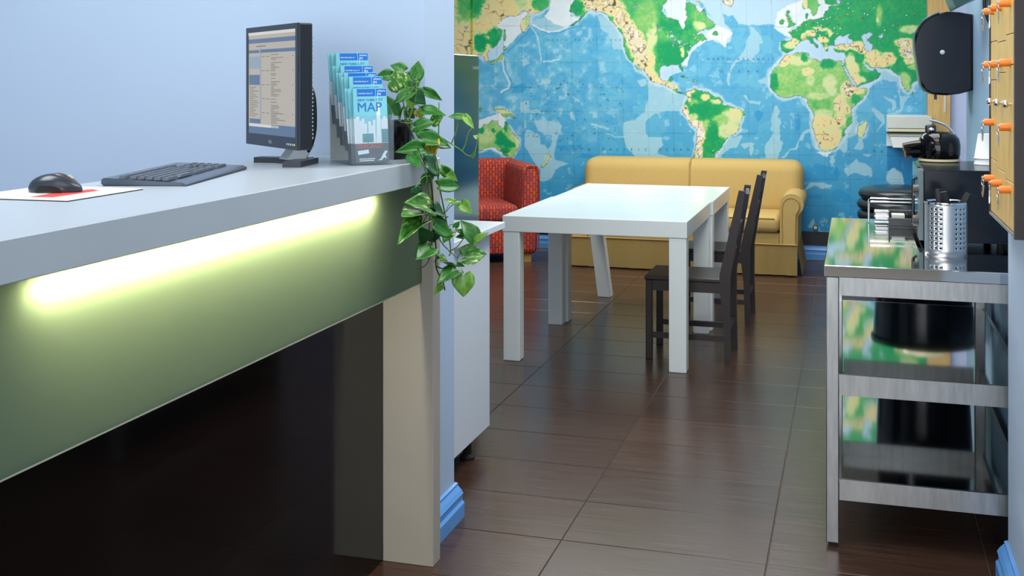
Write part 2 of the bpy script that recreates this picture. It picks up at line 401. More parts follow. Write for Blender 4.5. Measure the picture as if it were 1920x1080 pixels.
LAND = [  # (base height, outline)
 (.58, pg('M1', '-700,-1500 1750,-1500 1700,-100 1620,30 1610,110 1540,150 1480,190 1440,215 1380,215 1320,240 1290,260 1280,330 1275,420 1230,490 1170,560 1150,500 1135,420 1150,350 1220,290 1290,200 1320,130 1290,150 1250,200 1200,170 1150,190 1110,250 1050,270 960,265 880,285 830,310 800,360 740,430 710,460 770,490 825,500 815,600 780,690 700,790 660,825 600,850 560,920 590,1000 580,1040 540,1050 520,960 490,930 440,910 380,940 300,1200 100,1500 -700,1500')),
 (.2, pg('M1', '850,510 870,500 885,620 870,700 855,690')), (.3, pg('M1', '850,770 910,810 870,835 820,840 850,800')),
 (.3, pg('M1', '830,880 850,920 830,1020 740,1030 700,1070 620,1090 640,1050 730,1010 790,960')),
 (.3, pg('M2', '80,180 110,160 100,260 80,280')),
 (.25, pg('M2', '290,200 350,220 410,215 500,230 580,270 630,330 690,385 640,375 580,320 540,350 480,340 440,300 400,270 330,245')),
 (.3, pg('M2', '-100,600 60,560 100,550 150,490 200,470 240,480 270,440 310,420 400,430 380,480 440,530 490,545 510,480 520,405 550,470 590,540 630,610 700,680 745,730 750,810 730,890 690,930 680,1000 610,1035 540,1020 490,990 460,940 390,910 350,860 270,855 190,880 130,910 60,920 -100,900')),
 (.4, pg('M2', '1180,940 1220,980 1290,1020 1240,1080 1200,1070 1210,1010')), (.4, pg('N5', '430,700 450,715 390,780 365,775 400,735')),
 (.12, pg('P', '1082,-170', 'M3', '240,10 200,70 165,110 170,190 240,220 250,260 340,270 330,320 180,435 200,445 350,325 420,250 470,170 540,150 620,190 720,200 800,250 850,340 900,380 950,440 1000,520 1070,590 1085,650 1080,780 1110,900 1160,980 1220,1050',
   'M5', '320,235 370,280 390,340 450,400 500,460 470,380 430,330 390,250 440,280 490,350 560,420 600,480 620,540 720,590 820,605 900,640 970,680 1040,720 1090,760 1160,780 1200,765 1240,800 1260,780 1220,752 1170,765 1120,750 1090,720 1090,660 1060,620 990,630 960,610 990,560 1000,510 970,490 920,570 830,570 780,500 770,410 790,340 830,300 950,300 1000,275 1100,290 1150,390 1175,405 1160,330 1140,260 1190,200 1260,130',
   'M4', '990,940 975,880 1010,850 1050,790 1110,750 1180,690 1230,660 1220,710 1340,645 1300,650 1260,610 1240,560 1180,580 1110,650 1100,640 1150,560 1210,510 1320,500 1440,460 1450,410 1400,370 1330,320 1300,250 1250,150 1230,210 1180,210 1140,170 1110,90 1020,40 950,40 955,180 960,230 980,310 930,360 935,450 910,490 880,470 850,400 835,350 760,330 640,290 590,250 545,190 560,110 620,30 640,-20', 'P', '1262,-60 1250,-170')),
 (.1, pg('M4', '1400,580 1430,530 1490,540 1500,590 1460,595')), (.4, pg('M4', '1100,0 1200,40 1230,-100 1100,-400 950,-500 1000,-100')),
 (.9, pg('P', '1354,0 1357,5 1371,13 1376,0 1400,-60 1420,-170 1335,-170 1345,-50')),
 (.2, pg('M5', '1100,460 1180,470 1290,520 1250,515 1150,480')), (.3, pg('M5', '1340,540 1410,545 1370,570 1340,560')),
 (.06, pg('M6', '360,130 380,90 440,75 470,50 540,75 640,90 700,110 760,160 840,180 890,240 880,280 950,290 1050,325 1130,345 1200,380 1210,420 1160,480 1130,560 1110,650 1060,700 980,730 940,790 900,850 860,910 820,950 770,990 780,1040 740,1080 700,1200 650,1400 600,1500 520,1400 470,1200 460,1060 490,930 510,800 520,700 510,620 450,580 400,520 370,460 310,390 310,350 330,280 370,220 380,170')),
 (.27, pg('N1', '330,110 420,100 480,75 560,65 650,70 670,95 660,140 720,160 760,165 850,205 880,160 960,160 1060,190 1130,185 1160,230 1135,235 1180,320 1240,440 1280,520 1360,575 1400,590 1520,590 1500,650 1440,740 1360,800 1290,860 1270,920 1290,1000 1300,1060',
   'N2', '650,290 660,340 600,390 560,430 570,500 520,540 500,600 440,670 360,690 290,705 265,680 230,600 200,530 190,450 150,390 160,330 185,260 170,200 130,150 100,110 100,60', 'N1', '655,740 630,715 580,710 550,680 480,685 400,705 290,715 230,690 180,650 130,590 105,560 110,490 110,400 150,330 200,270 250,230 270,180 310,140')),
 (.45, pg('N2', '830,305 850,350 830,420 800,500 770,535 735,520 725,470 740,430 735,380 790,350')),
 (.03, pg('M7', '310,700 400,690 490,700 500,620 470,570 420,540 480,530 560,490 620,430 680,370 740,350 720,250 760,210 770,260 750,330 850,335 960,310 1030,290 1040,190 1100,190 1110,120 1250,80 1100,90 1060,60 1050,0', 'P', '1546,-170 1760,-170 1760,155',
   'N3', '1500,620 1350,640 1300,650 1250,700 1240,770 1190,840 1140,780 1090,680 1070,600 1060,550 1020,540 960,500 900,440 850,440 720,430 650,410 600,430 540,410 490,360 460,330 440,340 460,390 510,450 540,480 600,470 640,440 670,490 730,520 690,590 600,640 480,690 340,740 310,680 230,570 180,470 110,390 130,330 140,250 130,160',
   'M7', '1320,880 1240,880 1200,840 1210,780 1280,760 1340,740 1440,760 1530,730 1530,690 1440,640 1480,560 1380,600 1340,620 1290,590 1240,640 1200,710 1200,760 1140,760 1090,790 1110,850 1080,870 1040,820 1000,740 950,690 880,640 840,620 830,650 860,710 940,770 930,820 900,780 820,730 770,660 740,650 640,700 600,740 560,790 500,850 400,895 370,870 320,860 310,780')),
 (.2, pg('M7', '680,0 670,100 690,165 760,120 800,140 830,240 860,270 910,230 930,130 970,90 930,50 930,0', 'P', '1540,-170 1500,-170')),
 (.1, pg('M7', '390,200 430,165 460,200 440,250 480,310 510,370 560,400 530,440 420,460 440,400 420,310 390,250')),
 (.08, pg('M7', '290,350 340,310 370,360 340,410 290,410')), (.3, pg('N3', '1250,820 1300,870 1270,890')),
]
LAKES = [pg('M4', '630,630 720,575 790,620 780,640'), pg('M4', '720,770 740,690 790,650 760,690 745,790'), pg('M4', '810,670 890,680 870,700 850,750 820,700'),
 pg('M4', '830,790 910,750 990,715 980,740 900,780'), pg('M4', '465,400 520,510 500,525 450,430'), pg('M3', '1230,120 1300,90 1340,80 1270,140'),
 pg('M8', '400,590 480,570 560,540 600,590 540,640 500,670 560,720 600,760 590,860 530,880 460,830 440,700 400,640'), pg('M8', '690,620 760,560 770,620 720,665'),
 pg('M8', '-20,0 60,0 60,60 0,80'), pg('M1', '170,530 240,430 260,430 200,550')]
PALE = [  # pale blue plateaus
 pg('N5', '1380,-40 1500,0 1560,20 1640,60 1750,100 1740,200 1700,245 1580,240 1450,270 1370,330 1360,440 1400,490 1520,490 1530,560 1480,640 1590,680 1640,720 1260,720 1260,670 1190,590 1160,500 1150,420 1160,350 1260,330 1350,260 1390,130 1390,60'),
 pg('N5', '310,310 350,330 540,340 570,390 540,480 500,620 500,700 640,740 560,770 510,800 480,880 430,909 360,909 370,800 300,720 260,640 220,560 220,480 240,410 300,430 370,480 370,560 410,560 440,600 470,580 480,470 400,460 340,420'),
 pg('N5', '170,160 260,150 270,230 360,230 370,265 180,260'), pg('N4', '1150,0 1270,0 1400,180 1450,260 1450,410 1330,400 1310,280 1270,210 1190,160'),
 pg('P', '995,40 1030,30 1060,50 1045,60 1010,60 997,50'),
 pg('N6', '840,190 900,200 930,250 1010,340 1020,410 970,430 980,510 910,570 900,660 860,630 760,620 690,650 620,740 590,860 600,950 570,930 560,860 590,740 650,630 760,540 810,440 790,400 850,290'),
 pg('N7', '560,290 600,300 640,380 610,460 660,520 630,600 640,780 690,820 650,930 600,1080 440,1080 410,940 440,820 510,750 540,690 490,640 520,580 510,440 540,400'),
 pg('N7', '1090,640 1000,700 970,790 920,800 890,920 790,940 700,1060 660,1060 780,920 870,890 920,770 960,680 1050,630'),
 pg('N7', '70,860 120,830 260,830 250,940 220,1030 190,1000 190,880 130,920'), pg('N7', '100,140 150,140 200,220 350,240 340,280 230,260 170,230'),
 pg('N7', '930,200 1040,190 1120,420 1100,620 1150,760 1240,940 1150,920 1100,860 1070,700 1060,520 1060,380 1000,300 950,270'),
 pg('M6', '940,790 1150,720 1170,740 1100,900 980,920 850,1040 780,1080 760,1000 880,900'),
 pg('N6', '1180,650 1250,600 1110,820 1110,960 1180,1060 1100,1020 1060,940 980,920 950,890 1050,840 1070,740'),
 pg('N2', '900,160 950,150 1060,240 1070,350 990,430 960,470 1040,330 950,250'), pg('N2', '1040,0 1110,30 1210,60 1220,150 1170,200 1160,90 1090,40'),
 pg('N2', '1260,0 1400,0 1310,110 1300,180 1250,230 1090,230 1270,170'), pg('N2', '650,290 720,250 740,380 730,480 600,540 600,680 560,730 510,680 560,560 570,430'),
 pg('N2', '740,540 800,540 800,660 740,690 670,660 720,610'), pg('N2', '380,760 430,750 440,840 400,870 380,830'),
 pg('N2', '650,850 710,800 750,850 830,850 900,910 910,1020 780,1000 680,970 600,1020 560,950 560,900 620,900'),
 pg('N2', '1100,1000 1180,920 1290,960 1320,1080 1090,1080'), pg('N2', '790,740 910,730 870,770'),
 pg('N3', '640,640 730,520 760,460 900,450 960,520 1060,600 1140,790 1060,790 1060,1080 1040,900 1000,660 900,670 780,620 690,660 560,760 500,900 350,1040 280,1080 500,780'),
 pg('N8', '110,530 180,460 310,470 390,500 300,540 210,500 120,550'), pg('N8', '140,940 200,850 210,900 190,960'), pg('N8', '980,350 1060,310 1150,400 1180,520 1060,510 980,470'),
 pg('M5', '390,560 480,520 560,540 560,620 480,660'), pg('N5', '640,260 680,240 700,340 660,320'), pg('N4', '460,800 540,740 590,760 560,830'), pg('N4', '230,520 290,500 330,560 260,610')]
WHITE = [  # shallow shelf seas
 pg('M1', '720,460 830,310 1110,260 1300,150 1150,400 1150,560 1000,700 900,800 850,780 860,500'), pg('P', '1030,20 1039,-30 1035,-170 1085,-170 1075,0 1070,30 1085,35 1060,52 1040,45 1020,30'),
 pg('M2', '80,420 300,330 430,300 520,400 490,540 380,480 300,400 150,490 60,560'), pg('N6', '420,180 560,240 640,290 560,360 540,460 500,420 420,370 300,380 160,480 90,560 60,700 0,700 60,560'),
 pg('M7', '200,480 250,200 400,100 660,0 700,-300 1000,-300 1250,0 1250,80 1040,290 750,340 600,430 450,480 500,640 380,600'), pg('M4', '540,0 660,-300 1000,-300 960,40 1130,100 1220,150 1250,140 1000,560 700,400'),
 pg('N2', '210,710 390,700 350,770 300,760'), pg('M2', '270,850 400,900 460,950 500,1000 380,950 250,900 100,920')]
LIGHT = [  # light northern waters and inland seas
 pg('P', '1318,-170 1500,-170 1500,20 1465,50 1440,45 1430,47 1385,46 1374,28 1366,32 1356,25 1360,45 1372,58 1370,78 1358,85 1340,78 1325,60 1345,50 1340,40 1312,0'),
 pg('M1', '850,520 840,900 740,1000 600,1020 570,920 660,830 800,690'), pg('M5', '790,340 830,300 1000,275 1100,290 1150,400 1060,430 960,480 900,550 830,570 780,500'),
 pg('M7', '390,900 500,830 640,700 840,620 1000,700 1200,640 1480,560 1530,720 1390,880 1390,1000 1230,1030 1000,1050 780,930 770,880'), pg('N3', '60,330 160,330 360,760 520,770 700,600 640,640 340,740'),
 pg('N3', '430,320 660,400 620,500 520,490'), pg('M4', '1100,640 1240,560 1440,460 1400,580 1250,610')]
DARK = [pg('N8', '400,560 470,530 590,600 580,690 500,690 390,640'), pg('N8', '110,590 300,600 290,640 110,650'), pg('N5', '520,580 760,560 760,600 560,610'), pg('N5', '690,690 780,650 890,660 860,690'),
 pg('N7', '260,420 330,360 400,400 370,470 320,540 280,460'), pg('N7', '830,420 930,420 940,600 860,690 850,500'), pg('N4', '130,850 280,790 320,850 250,920 130,910'), pg('N2', '60,900 200,860 470,900 490,1080 60,1080'),
 pg('M5', '730,740 850,650 920,700 800,770'), pg('N8', '420,330 460,310 490,370 460,430 420,390')]
HILLS = """868,25,14,30,.3 885,12,28,25,.18 900,10,20,14,.05 925,25,20,30,.62 975,8,12,14,.4 1015,8,18,12,.1 900,80,14,18,.0 925,70,12,18,.03 938,60,6,10,.1 870,75,16,30,.62 990,40,8,14,.35 958,18,14,12,.6
1120,8,40,14,.7 1150,15,20,14,.68 1165,35,14,16,.75 1180,55,13,16,.78 1192,75,16,20,.85 1200,95,16,18,.85 1205,115,14,14,.8 1213,130,12,14,.66 1222,145,10,12,.64 1232,153,10,8,.6 1247,157,10,5,.62 1262,162,9,6,.6
1222,75,9,60,.44 1210,30,20,30,.25 1265,100,35,30,.0 1270,60,30,20,.08 1250,60,20,16,.18 1313,45,12,12,.42 1310,30,14,12,.22 1330,40,10,8,.2 1265,48,28,14,.0 1080,12,16,14,.0 1280,97,4,9,.5 1222,115,6,14,.55
1285,210,5,14,.85 1290,225,6,10,.9 1303,233,8,8,.9 1313,250,8,20,.95 1310,280,7,25,.9 1292,180,4,10,.8 1299,168,4,6,.7 1370,225,22,20,.4 1380,215,12,14,.5 1365,245,20,14,.45 1350,225,16,10,.3 1322,182,9,7,.6 1342,192,9,5,.5 1325,235,8,10,.3 1300,192,8,6,.25 1300,218,8,7,.4 1338,255,9,30,.0 1330,270,8,16,.0 1325,205,28,12,.0
1478,110,14,6,.62 1468,118,8,6,.6 1500,115,20,8,.45 1553,120,14,9,.0 1508,108,6,7,.0 1451,155,9,18,.0 1514,134,10,7,.62 1520,150,8,10,.4 1556,155,12,14,.45 1560,170,10,10,.45 1590,168,12,14,.75 1575,195,10,16,.66 1585,205,10,8,.62 1568,200,5,8,.75 1540,196,16,10,.2 1545,212,18,8,.4 1535,180,20,6,.4 1540,228,24,12,.6 1550,255,26,24,.62 1575,225,10,12,.7 1555,243,8,7,.5 1592,232,5,12,.15 1583,250,5,9,.05 1605,185,9,9,.05 1610,170,10,6,.58
1520,63,10,5,.7 1507,70,4,6,.7 1545,55,8,4,.5 1556,62,4,7,.55 1533,52,10,3,.4 1543,75,10,5,.55 1548,88,3,6,.6 1482,85,10,8,.5 1490,78,8,5,.6 1580,88,16,6,.62 1600,85,20,7,.65 1615,90,14,8,.7 1510,5,4,14,.62 1630,105,20,14,.65 1650,118,22,10,.6 1665,110,16,10,.62 1610,82,6,4,.6 1595,115,10,14,.45 1600,130,12,14,.5 1610,150,12,8,.5 1603,150,6,14,.62 1625,125,8,10,.2 1632,142,10,7,.02 1612,108,9,9,.02 1645,80,20,12,.0 1710,95,22,14,.92 1700,80,20,8,.75 1725,105,14,14,.95 1708,87,10,4,.62 1705,55,18,8,.4 1648,30,6,20,.25 1645,37,3,5,.45 1705,115,10,4,.7 1688,118,8,12,.02 1695,150,12,14,.35 1700,165,7,10,.3 1715,125,12,6,.3
910,255,14,14,.38 940,260,10,14,.0 955,270,12,8,.0 945,285,10,8,.0 903,244,6,6,.0 925,245,4,4,.02 963,255,8,12,.35 970,265,4,16,.45 948,235,4,14,.05 945,210,14,3,.6"""
def build_map():
    x0, x1, z0, z1, st = -4.3, 0.57, 0.236, 2.75, 0.0058
    nx = int((x1 - x0) / st) + 1; nz = int((z1 - z0) / st) + 1
    X, Z = np.meshgrid(np.linspace(x0, x1, nx), np.linspace(z0, z1, nz))
    Yw = 9.888
    dd = -math.sin(YAW) * X + math.cos(YAW) * Yw; rr = math.cos(YAW) * X + math.sin(YAW) * Yw
    PX = 960 + F * rr / dd; PY = HY - F * (Z - EYE) / dd
    rng = np.random.RandomState(3)
    def noise(sc, seed, octv=3):
        out = np.zeros_like(PX); amp = 1; tot = 0
        for o in range(octv):
            r = np.random.RandomState(seed + o); G = r.rand(260, 420)
            u = (PX - 600) / sc * 2 ** o; v = (PY + 300) / sc * 2 ** o
            i = np.floor(u).astype(int); j = np.floor(v).astype(int); fu = u - i; fv = v - j
            fu = fu * fu * (3 - 2 * fu); fv = fv * fv * (3 - 2 * fv)
            g = lambda a, b: G[b % 260, a % 420]
            out += amp * ((g(i, j) * (1 - fu) + g(i + 1, j) * fu) * (1 - fv) + (g(i, j + 1) * (1 - fu) + g(i + 1, j + 1) * fu) * fv)
            tot += amp; amp *= .55
        return out / tot
    wx = (noise(7, 11) - .5) * 5; wy = (noise(7, 21) - .5) * 5
    def inside(poly, qx, qy):
        m = np.zeros(PX.shape, bool)
        sel = (qx > poly[:, 0].min()) & (qx < poly[:, 0].max()) & (qy > poly[:, 1].min()) & (qy < poly[:, 1].max())
        a = qx[sel]; b = qy[sel]; c = np.zeros(a.shape, bool); n = len(poly)
        for k in range(n):
            xa, ya = poly[k]; xb, yb = poly[(k + 1) % n]
            if ya == yb: continue
            c ^= ((ya > b) != (yb > b)) & (a < (xb - xa) * (b - ya) / (yb - ya) + xa)
        m[sel] = c
        return m
    def blur(a, r):
        for ax in (0, 1):
            for _ in range(2):
                p = np.pad(a, [(r + 1, r) if k == ax else (0, 0) for k in (0, 1)], mode='edge'); s = np.cumsum(p, axis=ax)
                a = (np.take(s, range(2 * r + 1, s.shape[ax]), ax) - np.take(s, range(0, s.shape[ax] - 2 * r - 1), ax)) / (2 * r + 1)
        return a
    jx, jy = PX + wx * .4, PY + wy * .4
    land = np.zeros(PX.shape, bool); h = np.zeros(PX.shape)
    for base, p in LAND:
        k = inside(p, jx, jy); land |= k; h[k] = base
    for p in LAKES: land &= ~inside(p, jx, jy)
    n1, n2, n3 = noise(16, 40, 4), noise(4, 60, 3), noise(30, 80, 3)
    for s in HILLS.split():
        cx, cy, rx, ry, e = [float(t) for t in s.split(',')]
        d = np.sqrt(((PX + wx * 1.3 - cx) / rx) ** 2 + ((PY + wy * 1.3 - cy) / ry) ** 2) + (n2 - .5) * .5
        t = np.clip((1.25 - d) / .45, 0, 1); h = h * (1 - t) + e * t
    h = np.clip(h + (n2 - .5) * .16 + (n1 - .5) * .14, 0, 1)
    stops = [0, .12, .28, .43, .58, .74, .95]
    cols = np.array([(0, 158, 92), (58, 178, 92), (142, 200, 104), (204, 219, 158), (230, 211, 140), (222, 205, 150), (224, 216, 198)], float)
    rgb = np.stack([np.interp(h, stops, cols[:, c]) for c in range(3)], -1)
    rough = noise(2.6, 100, 2)
    mt = land & (h > .5)
    ridge = np.abs(noise(9, 130, 2) - .5)
    r2 = np.abs(noise(14, 135, 2) - .5)
    hi = land & (h > .57); t = np.clip((.030 - r2) / .018, 0, 1)[..., None] * np.clip((h - .57) / .08, 0, 1)[..., None] * .62; rgb = np.where(hi[..., None], rgb * (1 - t), rgb)
    t = np.clip((.026 - ridge) / .018, 0, 1)[..., None] * np.clip((h - .62) / .1, 0, 1)[..., None] * .55; rgb = np.where(hi[..., None], rgb * (1 - t), rgb)
    t = (np.clip((.44 - noise(6, 108, 3)) / .08, 0, 1) * np.clip((h - .62) / .1, 0, 1))[..., None] * .5; rgb = np.where(hi[..., None], rgb * (1 - t) + np.array((246, 240, 226)) * t, rgb)
    # sea
    sea = np.empty_like(rgb); sea[:] = (80, 170, 210)
    def step(f, t0, wdt): return np.clip((f - t0) / wdt, 0, 1)[..., None]
    t = step(n3, .50, .03); sea = sea * (1 - t) + np.array((94, 180, 213)) * t
    k = np.clip((PY - 190) / 240, 0, 1)[..., None]; sea = sea * (1 - k) + np.array((36, 146, 200)) * k  # southern blue of the print, with dimmer light lower down painted in
    west = np.clip((1190 - PX) / 60, 0, 1)[..., None] * np.clip((270 - PY) / 20, 0, 1)[..., None]
    sp = noise(11, 140, 4); t = step(sp, .56, .03) * west * .38; sea = sea * (1 - t) + np.array((126, 194, 218)) * t
    t = step(sp, .66, .03) * west * .4; sea = sea * (1 - t) + np.array((190, 222, 230)) * t
    t = step(.40 - sp, 0, .03) * .35; sea = sea * (1 - t) + np.array((52, 160, 212)) * t
    t = step(noise(13, 150, 4), .69, .03) * (1 - west) * .5; sea = sea * (1 - t) + np.array((160, 208, 226)) * t
    qx, qy = PX + wx * .8, PY + wy * .8
    for p in DARK: sea[inside(p, qx, qy)] = sea[inside(p, qx, qy)] * .5 + np.array((20, 138, 200)) * .5
    k = (PX > 1663) & (PY > 258); sea[k] = sea[k] * .45 + np.array((0, 108, 176)) * .55
    for p in PALE:
        k = inside(p, qx, qy); sea[k] = sea[k] * .18 + np.array((160, 203, 217)) * .82
    lb = blur(land.astype(float), 5)
    t = np.clip((lb + (n1 - .5) * .45 - .13) / .14, 0, 1)[..., None] * .75; sea = sea * (1 - t) + np.array((198, 218, 228)) * t
    for p in LIGHT:
        k = inside(p, qx, qy); sea[k] = sea[k] * .1 + np.array((182, 212, 232)) * .9
    for p in WHITE:
        k = inside(p, qx, qy); sea[k] = sea[k] * .1 + np.array((222, 230, 230)) * .9
    # island specks and sea mounts
    isl = noise(3.2, 170, 2); k = (isl > .80) & (PY > 150) & (PY < 265) & (PX > 985) & (PX < 1170); sea[k] *= .6
    def near(poly, wd, col, a):
        d = np.full(PX.shape, 1e9)
        for (xa, ya), (xb, yb) in zip(poly, poly[1:]):
            L2 = (xb - xa) ** 2 + (yb - ya) ** 2; u = np.clip(((qx - xa) * (xb - xa) + (qy - ya) * (yb - ya)) / L2, 0, 1)
            d = np.minimum(d, np.hypot(qx - xa - u * (xb - xa), qy - ya - u * (yb - ya)))
        t = np.clip((wd - d) / .8, 0, 1)[..., None] * a; sea[:] = sea * (1 - t) + np.array(col) * t
    near(pg('N4', '70,430 130,380 200,310 280,230 340,150'), 2.0, (66, 156, 208), .9); near(pg('N4', '370,120 450,175 560,210 680,205 800,155 950,110'), 1.6, (66, 156, 208), .9)
    near(pg('N4', '370,100 450,150 560,190 680,180 800,130'), 1.8, (214, 226, 226), .9); near(pg('N4', '350,130 420,210 450,330 465,430 470,540'), 1.4, (180, 218, 228), .9)
    near(pg('N4', '40,520 45,640 90,740 130,800 110,880 20,915'), 1.2, (60, 130, 170), .8); near(pg('N4', '20,520 25,650 70,740 95,800 80,870 0,905'), 2.2, (200, 220, 228), .8)
    near(pg('N4', '500,545 600,540 690,520'), 2.0, (190, 220, 230), .8); near(pg('N4', '620,630 760,690 900,745 985,780'), 1.0, (70, 120, 140), .35); near(pg('N4', '850,960 900,1000 970,1060'), 1.0, (200, 220, 226), .8)
    near(pg('N4', '600,590 600,1080'), .9, (60, 150, 200), .6); near(pg('N5', '860,370 930,390 1010,410'), 2.5, (190, 216, 222), .6); near(pg('N5', '990,450 1080,490 1170,490'), 1.5, (176, 212, 222), .7)
    # faint graticule
    for gx in range(600, 1800, 47):
        k = np.abs(PX - gx - .02 * PY) < .8; sea[k] *= .93
    for gy in (-95, -30, 50, 118, 165, 210, 250, 290, 335, 385):
        k = np.abs(PY - gy - (PX - 1300) * .004) < .8; sea[k] *= .93
    out = np.where(land[..., None], rgb, sea)
    l1 = blur(land.astype(float), 1); edge = (l1 > .25) & (l1 < .62) & (n2 > .42)
    out[edge] *= .66
    k = (np.abs(PX - 884.5) < 2.2) & (PY < 110); out[k] *= np.array((.8, .86, .45))
    k = (PY > 434.5 - (PX - 1535) * .0) & (PX > 1000); out[k] = (190, 205, 210)
    gray = out.mean(-1, keepdims=True); out = gray + (out - gray) * .90
    lc = np.clip(out, 0, 255) / 255.0; lc = np.where(lc <= .04045, lc / 12.92, ((lc + .055) / 1.055) ** 2.4)
    co = np.stack([X, np.full_like(X, Yw), Z], -1).reshape(-1, 3)
    idx = np.arange(nx * nz).reshape(nz, nx)
    f = np.stack([idx[:-1, :-1], idx[:-1, 1:], idx[1:, 1:], idx[1:, :-1]], -1).reshape(-1, 4)
    me = bpy.data.meshes.new('print_sheet'); me.vertices.add(len(co)); me.vertices.foreach_set('co', co.ravel())
    me.loops.add(f.size); me.loops.foreach_set('vertex_index', f.ravel().astype(np.int32))
    me.polygons.add(len(f)); me.polygons.foreach_set('loop_start', np.arange(0, f.size, 4, dtype=np.int32))
    me.update(calc_edges=True)
    at_ = me.color_attributes.new('print', 'FLOAT_COLOR', 'POINT')
    at_.data.foreach_set('color', np.concatenate([lc.reshape(-1, 3), np.ones((nx * nz, 1))], 1).ravel().astype(np.float32))
    m = bpy.data.materials.new('map_print'); m.use_nodes = True; nt = m.node_tree; b = nt.nodes['Principled BSDF']
    b.inputs['Roughness'].default_value = .42; b.inputs['Specular IOR Level'].default_value = .3
    a = nt.nodes.new('ShaderNodeVertexColor'); a.layer_name = 'print'
    tn = nt.nodes.new('ShaderNodeTexNoise'); tn.inputs['Scale'].default_value = 90; tn.inputs['Detail'].default_value = 3
    tc = nt.nodes.new('ShaderNodeTexCoord'); nt.links.new(tc.outputs['Object'], tn.inputs['Vector'])
    mr = nt.nodes.new('ShaderNodeMapRange'); mr.inputs['To Min'].default_value = .93; mr.inputs['To Max'].default_value = 1.07
    nt.links.new(tn.outputs[0], mr.inputs[0])
    hs = nt.nodes.new('ShaderNodeHueSaturation'); nt.links.new(a.outputs[0], hs.inputs['Color']); nt.links.new(mr.outputs[0], hs.inputs['Value'])
    nt.links.new(hs.outputs[0], b.inputs['Base Color']); me.materials.append(m); MATS['map_print'] = m
    wm = thing('wall_map', 'large printed world map mural covering the back wall', 'map', (-1.5, 9.89, 0.24))
    inv = Matrix.Translation(wm.location).inverted()
    o = bpy.data.objects.new('print_sheet', me); C.objects.link(o); o.parent = wm; o.matrix_parent_inverse = inv
    bm = bmesh.new(); box(bm, x0, x1, 9.889, 9.8995, z0, z1)
    o = obj('backing', bm, 'paper', wm); o.matrix_parent_inverse = inv
    def on(px, py, Y):
        q = D3 + R3 * ((px - 960) / F) + U3 * ((HY - py) / F); q = q * (Y / q.y); return Vector((q.x, Y, EYE + q.z))
    def line(txt, xa, xb, y, size):
        for i, ch in enumerate(txt):
            if ch == ' ': continue
            p = on(xa + (xb - xa) * i / (len(txt) - 1), y, 9.8868)
            t = textmesh(ch, size, 'map_ink', 'map_lettering', wm, p, (PI / 2, 0, 0), 'CENTER'); t.matrix_parent_inverse = inv
    line('SOUTH PACIFIC OCEAN', 1052, 1290, 283, .034)
    line('NORTH PACIFIC OCEAN', 1028, 1180, 77, .026)
    line('NORTH ATLANTIC', 1328, 1450, 113, .03); line('OCEAN', 1352, 1420, 136, .03)
    line('IND', 1624, 1654, 286, .03)
    pins = []
    for k, s in {'pin_yellow': 'M7 345,325 370,345 480,345 760,345 735,425 635,440 580,520 480,540 555,685 720,640 1055,725 870,760 1075,570 1260,575 1525,195 1435,250', 'pin_white': 'M7 1020,335 1090,320 1140,295 930,385 935,435 990,430 1210,480 1310,485 910,530 955,515 1190,560 965,600 1275,150 1450,140 1440,60', 'pin_red': 'M7 850,385 1100,400 1275,410 1410,255 1020,640 930,490 1010,470 1290,285'}.items():
        v = s.split()[1:]; pins += [(k, 1430 + float(t.split(',')[0]) / 9, float(t.split(',')[1]) / 9) for t in v]
    pins += [('pin_white', 1639, 15), ('pin_white', 1621, 26), ('pin_white', 1627, 28), ('pin_red', 1618, 33), ('pin_white', 1675, 48), ('pin_red', 1683, 46), ('pin_white', 1659, 57), ('pin_white', 1700, 29), ('pin_red', 1715, 28),
             ('pin_yellow', 1309, 75), ('pin_white', 1295, 87), ('pin_white', 1289, 97), ('pin_yellow', 1301, 66), ('pin_white', 1258, 60), ('pin_red', 1272, 84), ('pin_white', 1318, 113), ('pin_white', 1136, 135), ('pin_yellow', 1337, 283), ('pin_yellow', 1323, 260), ('pin_red', 948, 283), ('pin_white', 953, 289), ('pin_yellow', 909, 45), ('pin_white', 1345, 285)]
    bm = bmesh.new(); bmesh.ops.create_icosphere(bm, subdivisions=1, radius=.0062); proto = {}
    base = bpy.data.meshes.new('map_pin'); bm.to_mesh(base); bm.free()
    for k, px, py in pins:
        if k not in proto:
            proto[k] = base.copy(); proto[k].materials.append(MATS[k])
        o = bpy.data.objects.new('map_pin', proto[k]); C.objects.link(o); o.parent = wm; o.matrix_parent_inverse = inv; o.location = on(px, py, 9.884)
build_map()

# ------------------------------------------------------------------ furniture
def settle(T):
    """children were modelled in room coordinates: hang them under the Empty without moving them"""
    M = Matrix.LocRotScale(T.location, T.rotation_euler, None).inverted()
    for c in T.children:
        c.matrix_parent_inverse = M
    return T
def onY(px, py, Y):
    q = D3 + R3 * ((px - 960) / F) + U3 * ((HY - py) / F); q = q * (Y / q.y); return Vector((q.x, Y, EYE + q.z))
def onz(px, py, z):
    q = D3 + R3 * ((px - 960) / F) + U3 * ((HY - py) / F); q = q * ((z - EYE) / q.z); return Vector((q.x, q.y, z))

